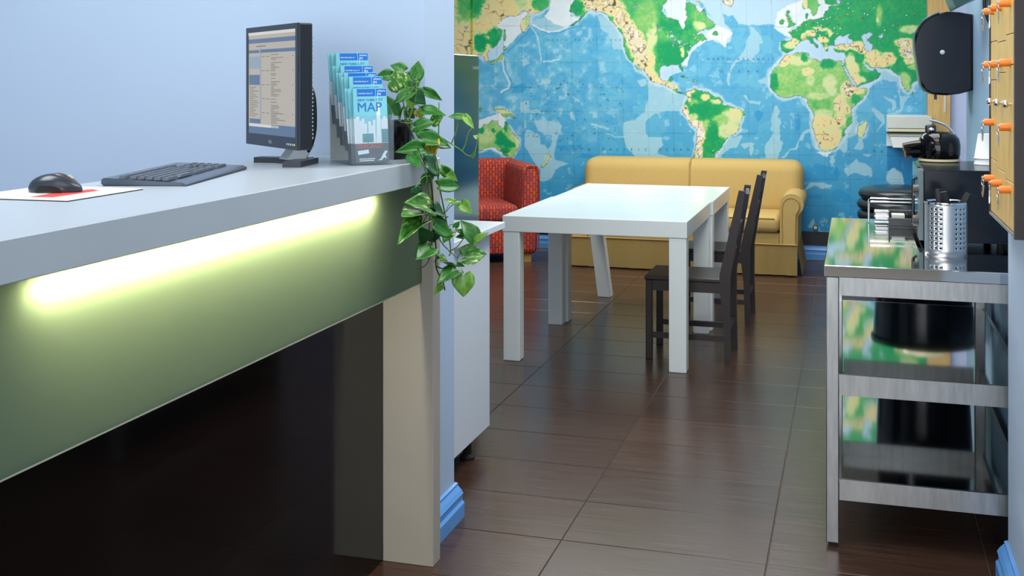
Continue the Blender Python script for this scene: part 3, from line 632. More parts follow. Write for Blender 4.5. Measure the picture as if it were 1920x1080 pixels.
# --- reception counter
CT = thing('reception_counter', 'grey laminate reception counter with lit frosted glass front panel', 'counter', (-1.5, 1.8, 0))
B('countertop', 'laminate', CT, -1.736, -1.24, 0.2, 3.378, 1.187, 1.257, bev=0.002, seg=1)
B('end_post', 'laminate_post', CT, -1.407, -1.24, 3.314, 3.378, 0, 1.187, bev=0.0015, seg=1)
fp = B('front_panel', 'gloss_black', CT, -1.437, -1.407, 0.2, 3.314, 0.0, 1.187); fp['label'] = 'glossy black recessed front panel'
B('body', 'matte_black', CT, -1.70, -1.437, 0.2, 3.36, 0.0, 1.187)
gp = B('glass_panel', 'frosted_glass', CT, -1.284, -1.276, 0.25, 3.310, 0.875, 1.187); gp['label'] = 'frosted greenish glass panel lit from behind'
B('glass_edge', 'glass_edge', gp, -1.2845, -1.2755, 0.25, 3.310, 0.872, 0.875)
bm = bmesh.new(); lathe(bm, [(.012, 1.57), (.012, 2.93)], 12, (-1.304, 0, 1.160), axis='y')
tl = obj('light_tube', bm, 'tube_light', CT, 40)
B('tube_holder', 'white_panel', tl, -1.33, -1.29, 1.53, 2.97, 1.172, 1.187)
settle(CT)

# --- white lounge tables
def lounge_table(label, x0, x1, y0, y1, tilt=None):
    T = thing('dining_table', label, 'table', ((x0 + x1) / 2, (y0 + y1) / 2, 0), 0, 'white tables pushed together')
    h, ap, lg = 0.775, 0.085, 0.09
    B('tabletop', 'white_lacquer', T, x0, x1, y0, y1, h - ap, h, bev=0.003, seg=2)
    for sx in (0, 1):
        for sy in (0, 1):
            xa = x0 + .004 if sx == 0 else x1 - lg - .004; ya = y0 + .004 if sy == 0 else y1 - lg - .004
            bm = bmesh.new(); box(bm, xa, xa + lg, ya, ya + lg, 0.0, h - ap - .001, bev=0.004, seg=2)
            if tilt and tilt[0] == (sx, sy):
                for v in bm.verts:
                    k = 1 - v.co.z / (h - ap); v.co.x += tilt[1] * k; v.co.y += tilt[2] * k
            l = obj('leg', bm, 'white_lacquer', T)
    return settle(T)
lounge_table('glossy white square table nearest the camera with thick legs', -1.80, -0.814, 5.865, 6.905)
lounge_table('glossy white square table nearer the yellow sofa with a slanted leg', -1.788, -0.803, 6.909, 7.865, ((0, 1), 0.09, 0.0))

# --- dark wooden chairs (facing the tables, -x)
def make_chair():
    T = thing('dining_chair', 'dark brown wooden chair pushed under the nearer white table', 'chair', (-0.85, 6.31, 0), 0, 'dark chairs at the white tables')
    w2 = 0.19
    bm = bmesh.new(); box(bm, -.23, .205, -w2, w2, .425, .447, bev=.006, seg=2); obj('seat', bm, 'chair_wood', T)
    for s in (-1, 1):
        ya, yb = (-w2, -w2 + .032) if s < 0 else (w2 - .032, w2)
        bm = bmesh.new(); box(bm, -.222, -.186, ya, yb, 0, .425, bev=.003, seg=1); obj('leg', bm, 'chair_wood', T)
        prof = [(.198, 0), (.232, 0), (.226, .25), (.228, .45), (.255, .62), (.305, .915), (.272, .918), (.215, .66), (.172, .47), (.172, .40), (.190, .25)]
        bm = bmesh.new(); prism(bm, prof, 'y', ya, yb); obj('back_leg', bm, 'chair_wood', T)
        bm = bmesh.new(); box(bm, -.19, .2, ya + .008, yb - .008, .115, .145); obj('stretcher', bm, 'chair_wood', T)
        bm = bmesh.new(); box(bm, -.19, .18, ya + .006, yb - .006, .37, .425); obj('apron', bm, 'chair_wood', T)
    bm = bmesh.new(); box(bm, -.214, -.194, -w2 + .032, w2 - .032, .37, .425); obj('apron', bm, 'chair_wood', T)
    bm = bmesh.new(); box(bm, .20, .222, -w2 + .032, w2 - .032, .16, .19); obj('stretcher', bm, 'chair_wood', T)
    def rail(z0, z1, x0, x1, sag):
        bm = bmesh.new(); n = 8; A = []
        for i in range(n + 1):
            y = -w2 + .03 + (2 * w2 - .06) * i / n; c = 1 - (2 * i / n - 1) ** 2; bow = .016 * c
            A.append([bm.verts.new(p) for p in ((x0 + bow, y, z0), (x0 + .018 + bow, y, z0), (x1 + .018 + bow, y, z1 - sag * c), (x1 + bow, y, z1 - sag * c))])
        for i in range(n):
            for k in range(4): bm.faces.new((A[i][k], A[i][(k + 1) % 4], A[i + 1][(k + 1) % 4], A[i + 1][k]))
        bm.faces.new(A[0]); bm.faces.new(A[-1][::-1]); obj('back_rail', bm, 'chair_wood', T)
    rail(.80, .905, .253, .276, .02); rail(.655, .735, .222, .240, 0); rail(.52, .59, .196, .210, 0)
    return T
ch = make_chair()
c2 = copy_tree(ch); c2.location = (-0.838, 7.36, 0)
c2['label'] = 'dark brown wooden chair pushed under the table nearer the yellow sofa'

# --- yellow sofa
SF = thing('sofa', 'yellow two-seat fabric sofa with rolled arms and skirt against map', 'sofa', (-1.297, 9.4, 0))
cx = -1.297
B('frame', 'sofa_fabric', SF, cx - .76, cx + .76, 9.02, 9.62, .20, .325, bev=.02, seg=3)
for s, nm in ((-1, 'left'), (1, 'right')):
    xa, xb = sorted((cx + s * .005, cx + s * .757))
    bm = bmesh.new(); box(bm, xa, xb, 8.985, 9.56, .325, .455, bev=.045, seg=4); c = obj('seat_cushion', bm, 'sofa_fabric', SF, 50)
    bm = bmesh.new(); tube(bm, [(xa + .04, 8.99, .437), (xb - .04, 8.99, .437)], .005, 6); obj('piping', bm, 'sofa_piping', c, 60)
    # rolled arm: stem and scroll in one outline
    pr = [(.757, .22), (.757, .50)]
    for k in range(0, 11):
        a = PI * 1.02 - k * PI * 1.28 / 10
        pr.append((.846 + .089 * math.cos(a), .545 + .085 * math.sin(a)))
    pr += [(.892, .46), (.889, .22)]
    bm = bmesh.new(); prism(bm, [(cx + s * a, b) for a, b in pr], 'y', 9.0, 9.72); a_ = obj('arm', bm, 'sofa_fabric', SF, 40)
    pr2 = [(.778, .235), (.775, .50)]
    for k in range(0, 9):
        a = PI * 1.0 - k * PI * 1.2 / 8
        pr2.append((.842 + .062 * math.cos(a), .540 + .060 * math.sin(a)))
    pr2 += [(.876, .47), (.872, .235)]
    bm = bmesh.new(); prism(bm, [(cx + s * a, b) for a, b in pr2], 'y', 8.990, 9.0); obj('arm_panel', bm, 'sofa_fabric', a_, 40)
    pth = [Vector((cx + s * a, 8.992, b)) for a, b in pr2]
    bm = bmesh.new(); tube(bm, pth, .005, 6); obj('piping', bm, 'sofa_piping', a_, 60)
    bm = bmesh.new()
    A = [(cx + s * .889, 8.985, .235), (cx + s * .889, 9.72, .235), (cx + s * .925, 9.74, .012), (cx + s * .925, 8.975, .012)]
    f = bm.faces.new([bm.verts.new(p) for p in A]); bmesh.ops.solidify(bm, geom=[f], thickness=.012); obj('skirt_side', bm, 'sofa_fabric', SF)
bm = bmesh.new(); box(bm, cx - .905, cx + .905, 9.47, 9.835, .40, .842, bev=.095, seg=6)
for v in bm.verts: v.co.y += (v.co.z - .40) * .10
bk = obj('backrest', bm, 'sofa_fabric', SF, 60)
bm = bmesh.new(); tube(bm, smoothpath([(cx, 9.472, .44), (cx, 9.508, .78), (cx, 9.54, .826), (cx, 9.60, .844), (cx, 9.75, .844)]), .006, 6); obj('seam', bm, 'sofa_piping', bk, 60)
bm = bmesh.new(); n = 60; T_, B_ = [], []
for i in range(n + 1):
    x = cx - .889 + 1.778 * i / n; wv = .006 * math.sin(i * 1.7) + .004 * math.sin(i * .6)
    T_.append(bm.verts.new((x, 8.985, .238))); B_.append(bm.verts.new((x, 8.968 + wv, .012)))
fs = [bm.faces.new((T_[i], T_[i + 1], B_[i + 1], B_[i])) for i in range(n)]
bmesh.ops.solidify(bm, geom=fs, thickness=-.012); sk = obj('skirt', bm, 'sofa_fabric', SF, 60)
bm = bmesh.new(); tube(bm, [(cx - .885, 8.984, .24), (cx + .885, 8.984, .24)], .006, 6); obj('piping', bm, 'sofa_piping', sk, 60)
for sx in (-.8, .8):
    for y in (9.08, 9.6): B('foot', 'dark_foot', SF, cx + sx - .03, cx + sx + .03, y - .03, y + .03, 0, .22)
settle(SF)

# --- red patterned armchair (local: faces -y)
AC = thing('armchair', 'red and orange patterned fabric tub armchair in the corner by the map', 'armchair', (-3.04, 9.25, 0), math.radians(30))
B('base', 'red_fabric', AC, -.38, .38, -.38, .36, .07, .34, bev=.02, seg=3, uv=True)
B('seat_cushion', 'red_fabric', AC, -.245, .245, -.40, .22, .335, .475, bev=.04, seg=4, uv=True)
for s in (-1, 1):
    bm = bmesh.new(); xa, xb = sorted((s * .25, s * .41)); box(bm, xa, xb, -.395, .30, .06, .80, bev=.055, seg=5)
    for v in bm.verts:
        if v.co.z > .3:
            v.co.x += s * (v.co.z - .3) * .05
    arm = obj('arm', bm, 'red_fabric', AC, 50, True)
    bm = bmesh.new(); tube(bm, smoothpath([(xa + .01 + s * .01, -.396, .10), (xa + .012 + s * .02, -.396, .6), (xa + .03 + s * .025, -.396, .765), ((xa + xb) / 2 + s * .025, -.396, .79), (xb - .03 + s * .025, -.396, .765), (xb - .012 + s * .02, -.396, .6), (xb - .01 + s * .01, -.396, .10)]), .006, 6)
    obj('piping', bm, 'red_fabric', arm, 60, True)
B('backrest', 'red_fabric', AC, -.40, .40, .21, .40, .06, .815, bev=.06, seg=5, uv=True)
for sx in (-.33, .33):
    for y in (-.33, .33): B('foot', 'oak_foot', AC, sx - .03, sx + .03, y - .03, y + .03, 0, .075)

# --- white cabinet and steel cabinet behind the divider wall
WC = thing('base_cabinet', 'white base cabinet with overhanging top behind the hanging plant', 'cabinet', (-1.7, 4.1, 0))
B('body', 'white_panel', WC, -2.0, -1.42, 3.735, 4.45, .095, .889)
B('worktop', 'white_panel', WC, -2.03, -1.375, 3.726, 4.52, .889, .916, bev=.002, seg=1)
for x in (-1.465, -1.94):
    for y in (3.85, 4.30):
        bm = bmesh.new(); lathe(bm, [(.030, 0), (.030, .012), (.017, .022), (.017, .075), (.030, .080), (.030, .096)], 16, (x, y, 0)); obj('foot', bm, 'rubber', WC, 40)
settle(WC)
SC = thing('steel_cabinet', 'tall dark teal steel cabinet behind the white base cabinet', 'cabinet', (-1.95, 4.77, 0))
B('body', 'steel_dark', SC, -2.25, -1.647, 4.54, 5.0, .04, 1.612, bev=.003, seg=1)
B('plinth', 'rubber', SC, -2.23, -1.667, 4.56, 4.98, 0, .04)
B('latch', 'steel_leg', SC, -1.647, -1.640, 4.90, 4.985, 1.548, 1.562)
settle(SC)

# --- steel prep table
PT = thing('prep_table', 'stainless steel work table with two undershelves along the right wall', 'table', (.2, 4.5, 0))
x0, x1, y0, y1 = -.09, .53, 3.82, 5.148
tp = B('tabletop', 'steel', PT, x0, x1, y0, y1, .868, .905, bev=.002, seg=1)
B('apron', 'steel_leg', PT, x0 + .05, x1 - .05, y0 + .012, y0 + .03, .808, .868)
B('apron', 'steel_leg', PT, x0 + .05, x1 - .05, y1 - .03, y1 - .012, .808, .868)
for x in (x0 + .012, x1 - .03): B('apron', 'steel_leg', PT, x, x + .018, y0 + .05, y1 - .05, .808, .868)
for x in (x0 + .006, x1 - .046):
    for y in (y0 + .006, y1 - .046):
        l = B('leg', 'steel_leg', PT, x, x + .04, y, y + .04, .012, .868, bev=.003, seg=1)
        B('foot', 'rubber', l, x + .007, x + .033, y + .007, y + .033, 0, .014)
for zt in (.554, .218):
    sh = B('shelf', 'steel', PT, x0 + .02, x1 - .02, y0 + .02, y1 - .02, zt - .012, zt)
    B('shelf_lip', 'steel_leg', sh, x0 + .047, x1 - .047, y0 + .008, y0 + .0195, zt - .066, zt)
    B('shelf_lip', 'steel_leg', sh, x0 + .047, x1 - .047, y1 - .0195, y1 - .008, zt - .066, zt)
    for x in (x0 + .008, x1 - .0195): B('shelf_lip', 'steel_leg', sh, x, x + .0115, y0 + .047, y1 - .047, zt - .066, zt)
settle(PT)
TZ = .905
# microwave
MW = thing('microwave', 'black microwave oven on the steel table, its door facing the room', 'microwave', (.37, 4.6, TZ))
B('body', 'bin_black', MW, .24, .53, 4.345, 4.85, TZ + .018, 1.18, bev=.004, seg=2)
d_ = B('door', 'gloss_black', MW, .226, .24, 4.47, 4.845, TZ + .022, 1.176)
tb = bmesh.new(); tube(tb, [(.226, 4.49, 1.14), (.212, 4.49, 1.13), (.212, 4.49, .97), (.226, 4.49, .96)], .006, 8); obj('handle', tb, 'plastic_black', d_, 40)
cp = B('control_panel', 'panel_grey', MW, .226, .24, 4.349, 4.468, TZ + .022, 1.176)
for z in (1.10, .99):
    bm = bmesh.new(); lathe(bm, [(.022, 0), (.020, -.018)], 20, (.226, 4.41, z), axis='x'); obj('knob', bm, 'plastic_black', cp, 40)
for x in (.27, .50):
    for y in (4.38, 4.81):
        bm = bmesh.new(); lathe(bm, [(.014, 0), (.014, .019)], 12, (x, y, TZ)); obj('foot', bm, 'rubber', MW)
settle(MW)
# kettle on the microwave
kp = onz(1761, 303, 1.18)
KT = thing('kettle', 'glossy black kettle with silver handle on top of the microwave', 'kettle', (kp.x, kp.y, 1.18))
bm = bmesh.new(); lathe(bm, [(.074, .012), (.078, .03), (.079, .065), (.074, .090), (.060, .108), (.040, .116), (.0, .118)], 32, caps=False); obj('body', bm, 'gloss_black', KT, 50)
bm = bmesh.new(); lathe(bm, [(.070, 0), (.078, .004), (.078, .012), (.070, .013)], 32); obj('base_ring', bm, 'cream_ring', KT, 40)
bm = bmesh.new(); tube(bm, [(-.05, -.01, .062), (-.10, -.02, .060), (-.135, -.025, .056)], [.026, .020, .016], 16); obj('spout', bm, 'gloss_black', KT, 50)
bm = bmesh.new(); tube(bm, [(-.05, -.01, .035), (-.10, -.02, .034), (-.128, -.025, .032)], [.022, .020, .018], 16); obj('spout_guard', bm, 'gloss_black', KT, 50)
bm = bmesh.new(); box(bm, -.052, -.012, -.016, .016, .10, .145, bev=.008, seg=3); obj('lid_lever', bm, 'plastic_black', KT, 50)
bm = bmesh.new(); lathe(bm, [(.0, -.01), (.010, -.006), (.012, 0), (.010, .006), (.0, .01)], 12, (-.03, -.02, .125), caps=False); obj('lid_knob', bm, 'chrome', KT, 60)
bm = bmesh.new(); tube(bm, smoothpath([(-.035, 0, .162), (-.005, 0, .155), (.03, 0, .138), (.055, 0, .11), (.068, 0, .085)]), [.005] * 25, 8); obj('handle', bm, 'chrome', KT, 60)
# cups on the microwave
cp_ = onz(1850, 309, 1.18)
for i, lab in enumerate(('upturned white paper cup resting on the microwave, below the other', 'upturned white paper cup stacked over the lower cup on the microwave')):
    bm = bmesh.new(); z = i * .022
    lathe(bm, [(.044, 0), (.046, .003), (.044, .006), (.031, .093), (.031, .0945), (.028, .0935), (.041, .004)], 28, caps=False)
    o = obj('paper_cup', bm, 'cup_white', None, 40); o.location = (cp_.x, cp_.y, 1.18 + z); tag(o, lab, 'cup', 'cups on the microwave')
    bm = bmesh.new(); lathe(bm, [(.0305, .0885), (.0305, .0905)], 28); obj('base_disc', bm, 'cup_white', o)
# perforated cutlery holder
cc = onz(1776, 484, TZ)
CH = thing('cutlery_holder', 'perforated brushed steel cutlery holder near the steel table front', 'cutlery holder', (cc.x, cc.y + .06, TZ))
def perforated():
    bm = bmesh.new(); N, r = 25, .068; zs = [0.0, .024] + [.024 + .0162 * k for k in range(1, 10)] + [.180]
    zs = sorted(set(zs)); hole_rows = range(1, 10)
    def P(a, z): return (r * math.cos(a), r * math.sin(a), z)
    cache = {}
    def V(i, j):
        k = (i % N, j)
        if k not in cache: cache[k] = bm.verts.new(P((i % N) * 2 * PI / N, zs[j]))
        return cache[k]
    for i in range(N):
        for j in range(len(zs) - 1):
            q = [V(i, j), V(i + 1, j), V(i + 1, j + 1), V(i, j + 1)]
            if j in hole_rows and j <= 10 and i % 5 in (0, 1, 2):
                ac = (i + .5) * 2 * PI / N; zc = (zs[j] + zs[j + 1]) / 2; hr = .0034
                o8 = [bm.verts.new(P(ac + hr / r * math.cos(t * PI / 4 + PI / 8 - PI), zc + hr * math.sin(t * PI / 4 + PI / 8 - PI))) for t in range(8)]
                # o8 index 0 is lower-left going counter-clockwise
                for c in range(4):
                    a, b = o8[(2 * c) % 8], o8[(2 * c + 1) % 8]; nx_ = o8[(2 * c + 2) % 8]
                    bm.faces.new((q[c], b, a)) if False else bm.faces.new((q[c], a, b)[::-1])
                    bm.faces.new((q[c], q[(c + 1) % 4], nx_, b))
            else:
                bm.faces.new(q)
    return bm
bm = perforated(); sh = obj('perforated_wall', bm, ['brushed', 'inside_shade'], CH, 40)
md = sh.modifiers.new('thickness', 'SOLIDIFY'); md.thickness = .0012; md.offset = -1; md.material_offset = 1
bm = bmesh.new(); lathe(bm, [(.064, .001), (.067, .003), (.067, .006), (.060, .006)], 40); obj('base_disc', bm, 'brushed', CH, 40)
bm = bmesh.new(); lathe(bm, [(.0685, .176), (.0697, .180), (.0685, .184), (.066, .182), (.066, .177)], 40, caps=False); obj('rim', bm, 'chrome', CH, 60)
for i, (dx, dy, tx, ty, lab) in enumerate(((-.010, .01, -.012, .02, 'leftmost black-handled knife in the perforated steel holder'), (.012, -.01, -.02, .0, 'middle black-handled knife in the perforated steel holder'), (.03, .012, .045, .0, 'rightmost black-handled knife leaning in the perforated steel holder'))):
    K = thing('table_knife', lab, 'knife', (cc.x + dx, cc.y + .06 + dy, TZ + .008), 0, 'knives in the steel holder')
    bm = bmesh.new(); a = Vector((0, 0, .115)); b = Vector((tx, ty, .215 - .006 * i)); t = (b - a)
    tube(bm, [a, a + t * .15, a + t * .85, b], [.008, .012, .014, .012], 8); obj('handle', bm, 'matte_black', K, 40)
    bm = bmesh.new(); tube(bm, [(0, 0, 0), (0, 0, .118)], .004, 4); obj('blade', bm, 'chrome', K)
# napkin caddy
CD = thing('caddy', 'low black plastic caddy on the steel table beside the microwave', 'caddy', (.195, 4.92, TZ))
B('bottom', 'plastic_black', CD, .137, .255, 4.872, 4.965, TZ, TZ + .006)
for a in ((.137, .255, 4.872, 4.877, .038), (.137, .255, 4.960, 4.965, .062), (.137, .142, 4.877, 4.960, .062), (.250, .255, 4.877, 4.960, .062), (.206, .210, 4.877, 4.960, .055)):
    B('side', 'plastic_black', CD, a[0], a[1], a[2], a[3], TZ + .006, TZ + a[4], bev=.0015, seg=1)
settle(CD)
for i in range(2):
    o = B('napkin_packet', 'paper', None, -.026, .026, -.028, .028, 0, .022, bev=.003, seg=2)
    o.location = (.174, 4.918, TZ + .0065 + i * .0225); tag(o, ('white paper packet lying at the bottom of the black caddy', 'white paper packet lying on top in the black caddy')[i], 'packet', 'packets in the black caddy')
# chrome wire tray behind
WT = thing('wire_rack', 'low chrome wire rack with steel tray at the far end of the steel table', 'rack', (.2, 5.06, TZ))
B('tray', 'steel_leg', WT, .085, .36, 5.0, 5.125, TZ + .012, TZ + .046, bev=.004, seg=2)
for y in (4.992, 5.13):
    bm = bmesh.new(); tube(bm, [(.062, y, TZ + .003), (.062, y, TZ + .084), (.070, y, TZ + .091), (.37, y, TZ + .091), (.378, y, TZ + .084), (.378, y, TZ + .003)], .0035, 8); obj('wire_loop', bm, 'chrome', WT, 50)
for z in (.006, .03, .052):
    bm = bmesh.new(); tube(bm, [(.062, 4.992, TZ + z), (.062, 5.13, TZ + z)], .0025, 6); obj('wire', bm, 'chrome', WT, 50)
    bm = bmesh.new(); tube(bm, [(.085, 4.992, TZ + z), (.378, 4.992, TZ + z)], .003, 6); obj('wire', bm, 'chrome', WT, 50)
settle(WT)
# round black seats stacked by the map wall
OT = thing('ottoman', 'round black padded ottoman on cream pedestal under two stacked cushions', 'ottoman', (.385, 9.2, 0))
def pad(name, par, z):
    bm = bmesh.new(); lathe(bm, [(.0, z), (.34, z), (.355, z + .015), (.358, z + .04), (.345, z + .066), (.31, z + .077), (.0, z + .080)], 44, caps=False)
    return obj(name, bm, 'stool_vinyl', par, 50)
pad('seat', OT, .440)
bm = bmesh.new(); lathe(bm, [(.11, .02), (.105, .05), (.095, .25), (.105, .44)], 32); obj('pedestal', bm, 'cream_ring', OT, 40)
bm = bmesh.new(); lathe(bm, [(.20, 0), (.20, .012), (.12, .022)], 36); obj('base_plate', bm, 'chrome', OT, 40)
for i_, lab in enumerate(('round black padded cushion in the middle of the stack by map', 'topmost round black padded cushion of the stack by map')):
    o = pad('seat_cushion', None, 0); o.location = (.385 + (.0, .006)[i_], 9.2, .521 + .081 * i_); o.scale = ((1.0, .985)[i_],) * 2 + (1,); tag(o, lab, 'cushion', 'black cushions stacked on the ottoman')
    bm = bmesh.new(); tube(bm, [(.358 * math.cos(t * PI / 20), .358 * math.sin(t * PI / 20), .034) for t in range(41)], .004, 6); obj('piping', bm, 'matte_black', o, 60)
WB = thing('waste_bin', 'round black bin with cream lid behind the steel table', 'bin', (.30, 5.42, 0))
bm = bmesh.new(); lathe(bm, [(.17, 0), (.175, .01), (.215, .74), (.225, .75), (.225, .77), (.0, .77)], 36, caps=False); obj('body', bm, 'bin_black', WB, 40)
bm = bmesh.new(); lathe(bm, [(.10, .771), (.10, .80), (.085, .822), (.0, .826)], 32, caps=False); obj('lid', bm, 'cream_ring', WB, 40)
# paper towel dispenser on the right wall
PD = thing('towel_dispenser', 'glossy dark paper towel dispenser with rounded top on the right wall', 'dispenser', (.45, 6.0, 1.42))
pts = [(1774.5, 22), (1762, 23.5), (1751.6, 27), (1734, 37), (1726, 46), (1720, 56), (1716, 68), (1716, 84), (1718, 100), (1726, 150), (1729, 162), (1735, 171), (1748, 177), (1774, 179), (1800, 176), (1824, 169), (1824, 27), (1800, 23)]
pf = [onY(px, py, 5.885) for px, py in pts]; pf = [(p.x if p.x < .545 else .549, p.z) for p in pf]
bm = bmesh.new(); prism(bm, pf, 'y', 5.885, 6.18)
es = [e for e in bm.edges if abs(e.verts[0].co.y - e.verts[1].co.y) < 1e-5]; bmesh.ops.bevel(bm, geom=es, offset=.010, segments=3, affect='EDGES')
obj('cover', bm, 'bin_black', PD, 35)
k = onY(1767, 98, 5.88); bm = bmesh.new(); lathe(bm, [(.011, 0), (.011, -.006), (.008, -.008)], 20, (k.x, 5.885, k.z), axis='y'); obj('lock', bm, 'grey_plastic', PD, 40)
ps = [(a * 1.0, z) for a, z in pf[0:10]]
bm = bmesh.new(); tube(bm, smoothpath([(a - .002, 5.893, z) for a, z in pf[1:12]], 3), .004, 8); obj('rim', bm, 'bin_rim', PD, 60)
k = onY(1754, 182, 5.95); bm = bmesh.new(); lathe(bm, [(.007, 0), (.006, .028)], 12, (k.x, 5.95, k.z - .012)); obj('feed_knob', bm, 'bin_rim', PD, 40)
settle(PD)
# dark green box and hanging cable, high on the right wall
gp_ = [onY(px, py, 5.2) for px, py in ((1783, -6), (1792, 14), (1824, -1), (1860, -14), (1860, -60), (1783, -60))]
bm = bmesh.new(); prism(bm, [(min(p.x, .548), p.z) for p in gp_], 'y', 5.2, 5.5)
DG = obj('wall_box', bm, 'dark_green', None); tag(DG, 'dark green box high on the right wall above the towel dispenser', 'box')
cb = [onY(px, py, 4.3) for px, py in ((1851, -40), (1847, -5), (1846, 10), (1849, 25), (1853, 36), (1857, 45), (1858, 38), (1857, 25), (1861, 10), (1858, -2), (1853, -15), (1853, -40))]
bm = bmesh.new(); tube(bm, smoothpath([(min(p.x, .545), p.y, p.z) for p in cb], 3), .006, 8)
o = obj('hanging_cable', bm, 'cable_black', None, 60); tag(o, 'black cable looping down beside the key rack', 'cable')
# paper rack on the back wall
PR = thing('paper_rack', 'off-white wall rack of stacked paper beneath the map edge, behind the kettle', 'rack', (.43, 9.8, .95))
B('back_plate', 'white_panel', PR, .26, .60, 9.868, 9.886, .96, 1.215)
B('paper_stack', 'paper', PR, .262, .60, 9.70, 9.866, 1.112, 1.208, bev=.003, seg=1)
B('paper_stack', 'paper_cream', PR, .27, .595, 9.70, 9.866, 1.085, 1.108, bev=.002, seg=1)
B('divider', 'steel_dark', PR, .255, .60, 9.69, 9.868, 1.074, 1.083)
B('paper_stack', 'paper_cream', PR, .275, .58, 9.705, 9.866, 1.047, 1.072, bev=.002, seg=1)
bm = bmesh.new(); prism(bm, [(.285, 1.045), (.57, 1.045), (.55, .957), (.305, .957)], 'y', 9.71, 9.867); obj('tray', bm, 'white_lacquer', PR)
settle(PR)
# small round stud on the map wall
bm = bmesh.new(); lathe(bm, [(.024, 0), (.022, -.008), (.010, -.010)], 20, axis='y')
o = obj('wall_stud', bm, 'bin_rim', None, 40); o.location = (-.303, 9.887, .268); tag(o, 'small round metal stud low on the map beside the sofa', 'stud')
bm = bmesh.new(); lathe(bm, [(.015, -.0102), (.012, -.013)], 16, axis='y'); obj('stud_face', bm, 'paper', o, 40)

# --- key rack on the right wall
KR = thing('key_rack', 'bamboo key rack with dark frame and orange pegs on the right wall', 'key rack', (.42, 3.4, 1.1))
RX, ya, yb, za, zb = .392, 3.112, 3.682, 1.104, 2.05
B('back_board', 'rack_frame', KR, .405, .4435, ya + .012, yb - .004, za + .01, zb)
B('side_panel', 'rack_frame', KR, .385, .4435, ya - .02, ya, za - .002, zb)
B('edge_strip', 'steel_leg', KR, .388, .4435, ya, yb, za - .002, za + .006)
B('edge_strip', 'rack_frame', KR, .388, .4435, yb - .004, yb, za + .006, zb)
COLS = (3.60, 3.425, 3.232); edges = (yb - .005, 3.515, 3.33, ya + .0005)
for c in range(3):
    cuts = [za + .007, (1.268, 1.250, 1.235)[c], 1.50 + .02 * c, (1.612, 1.606, 1.62)[c], zb]
    for a, b in zip(cuts, cuts[1:]):
        B('plank', 'bamboo', KR, RX, .4045, edges[c + 1] + .001, edges[c] - .001, a + .001, b - .001, bev=.001, seg=1)
rows = {1.70: (0, 1, 2), 1.545: (0, 1, 2), 1.377: (0, 2), 1.214: (0, 1, 2)}
rown = {1.70: 'uppermost', 1.545: 'second highest', 1.377: 'third', 1.214: 'lowest'}
coln = ('farthest', 'middle', 'nearest')
key0 = None
for z, cs in rows.items():
    for c in cs:
        bm = bmesh.new(); lathe(bm, [(.010, 0), (.010, -.024), (.0088, -.027)], 16, (RX, COLS[c], z), axis='x'); pgo = obj('peg', bm, 'orange', KR, 40)
        bm = bmesh.new(); lathe(bm, [(.004, -.027), (.004, -.033), (.006, -.034)], 10, (RX, COLS[c], z + .002), axis='x'); obj('peg_hook', bm, 'chrome', pgo, 40)
        if key0 is None:
            K = thing('key', '', 'key'); key0 = K
            bm = bmesh.new(); tube(bm, [(0, .008 * math.sin(t * PI / 6), -.008 - .0 + .008 * math.cos(t * PI / 6)) for t in range(13)], .0012, 6); obj('ring', bm, 'chrome', K, 60)
            bm = bmesh.new(); box(bm, -.0012, .0012, -.0045, .0045, -.034, -.015, bev=.001, seg=1); box(bm, -.001, .001, -.0022, .0022, -.052, -.033); obj('blade', bm, 'chrome', K)
            bm = bmesh.new(); box(bm, .0015, .0035, -.010, .002, -.048, -.016, bev=.0008, seg=1); t_ = obj('tag', bm, 'grey_plastic', K); t_.rotation_euler = (.25, 0, 0)
        else:
            K = copy_tree(key0)
        K.location = (RX - .0305, COLS[c], z - .0035); K.rotation_euler = (0, 0, (.25, -.2, .1)[c])
        K['label'] = 'silver key on the %s orange peg of the %s row' % (coln[c], rown[z]); K['group'] = 'keys on the key rack'
for c in range(3):
    bm = bmesh.new(); lathe(bm, [(.004, 0), (.004, -.006), (.010, -.009), (.011, -.014), (.007, -.020), (.0, -.021)], 16, (RX, COLS[c] - .012, 1.437), axis='x', caps=False); obj('stud', bm, 'chrome', KR, 60)
settle(KR)

# ------------------------------------------------------------------ things on the counter
CZ = 1.257
# monitor
MO = thing('monitor', 'black flat computer monitor showing a web page on the counter', 'monitor', (-1.612, 2.972, CZ), math.atan2(-.656, .754))
W2, Z0, Z1 = .206, .050, .400
bz = .0155
bm = bmesh.new(); box(bm, -W2, W2, .004, .045, Z0, Z1, bev=.004, seg=2); ho = obj('housing', bm, 'plastic_black', MO)
bm = bmesh.new()
box(bm, -W2, -W2 + bz, 0, .006, Z0, Z1); box(bm, W2 - bz, W2, 0, .006, Z0, Z1); box(bm, -W2 + bz, W2 - bz, 0, .006, Z1 - bz, Z1); box(bm, -W2 + bz, W2 - bz, 0, .006, Z0, Z0 + .034)
bzo = obj('bezel', bm, 'plastic_dark', MO)
B('back_shell', 'plastic_black', MO, -.15, .15, .045, .062, Z0 + .03, Z1 - .05, bev=.008, seg=2)
bm = bmesh.new()
for i in range(26): box(bm, W2 - .030, W2 - .006, .0455, .049, Z0 + .03 + i * .011, Z0 + .036 + i * .011)
v = obj('vent_slots', bm, 'grey_plastic', MO); v['kind'] = 'stuff'
sc = B('screen', 'screen_face', MO, -W2 + bz, W2 - bz, .0025, .004, Z0 + .034, Z1 - bz)
sw, sh0, sh1 = 2 * (W2 - bz), Z0 + .034, Z1 - bz; shh = sh1 - sh0
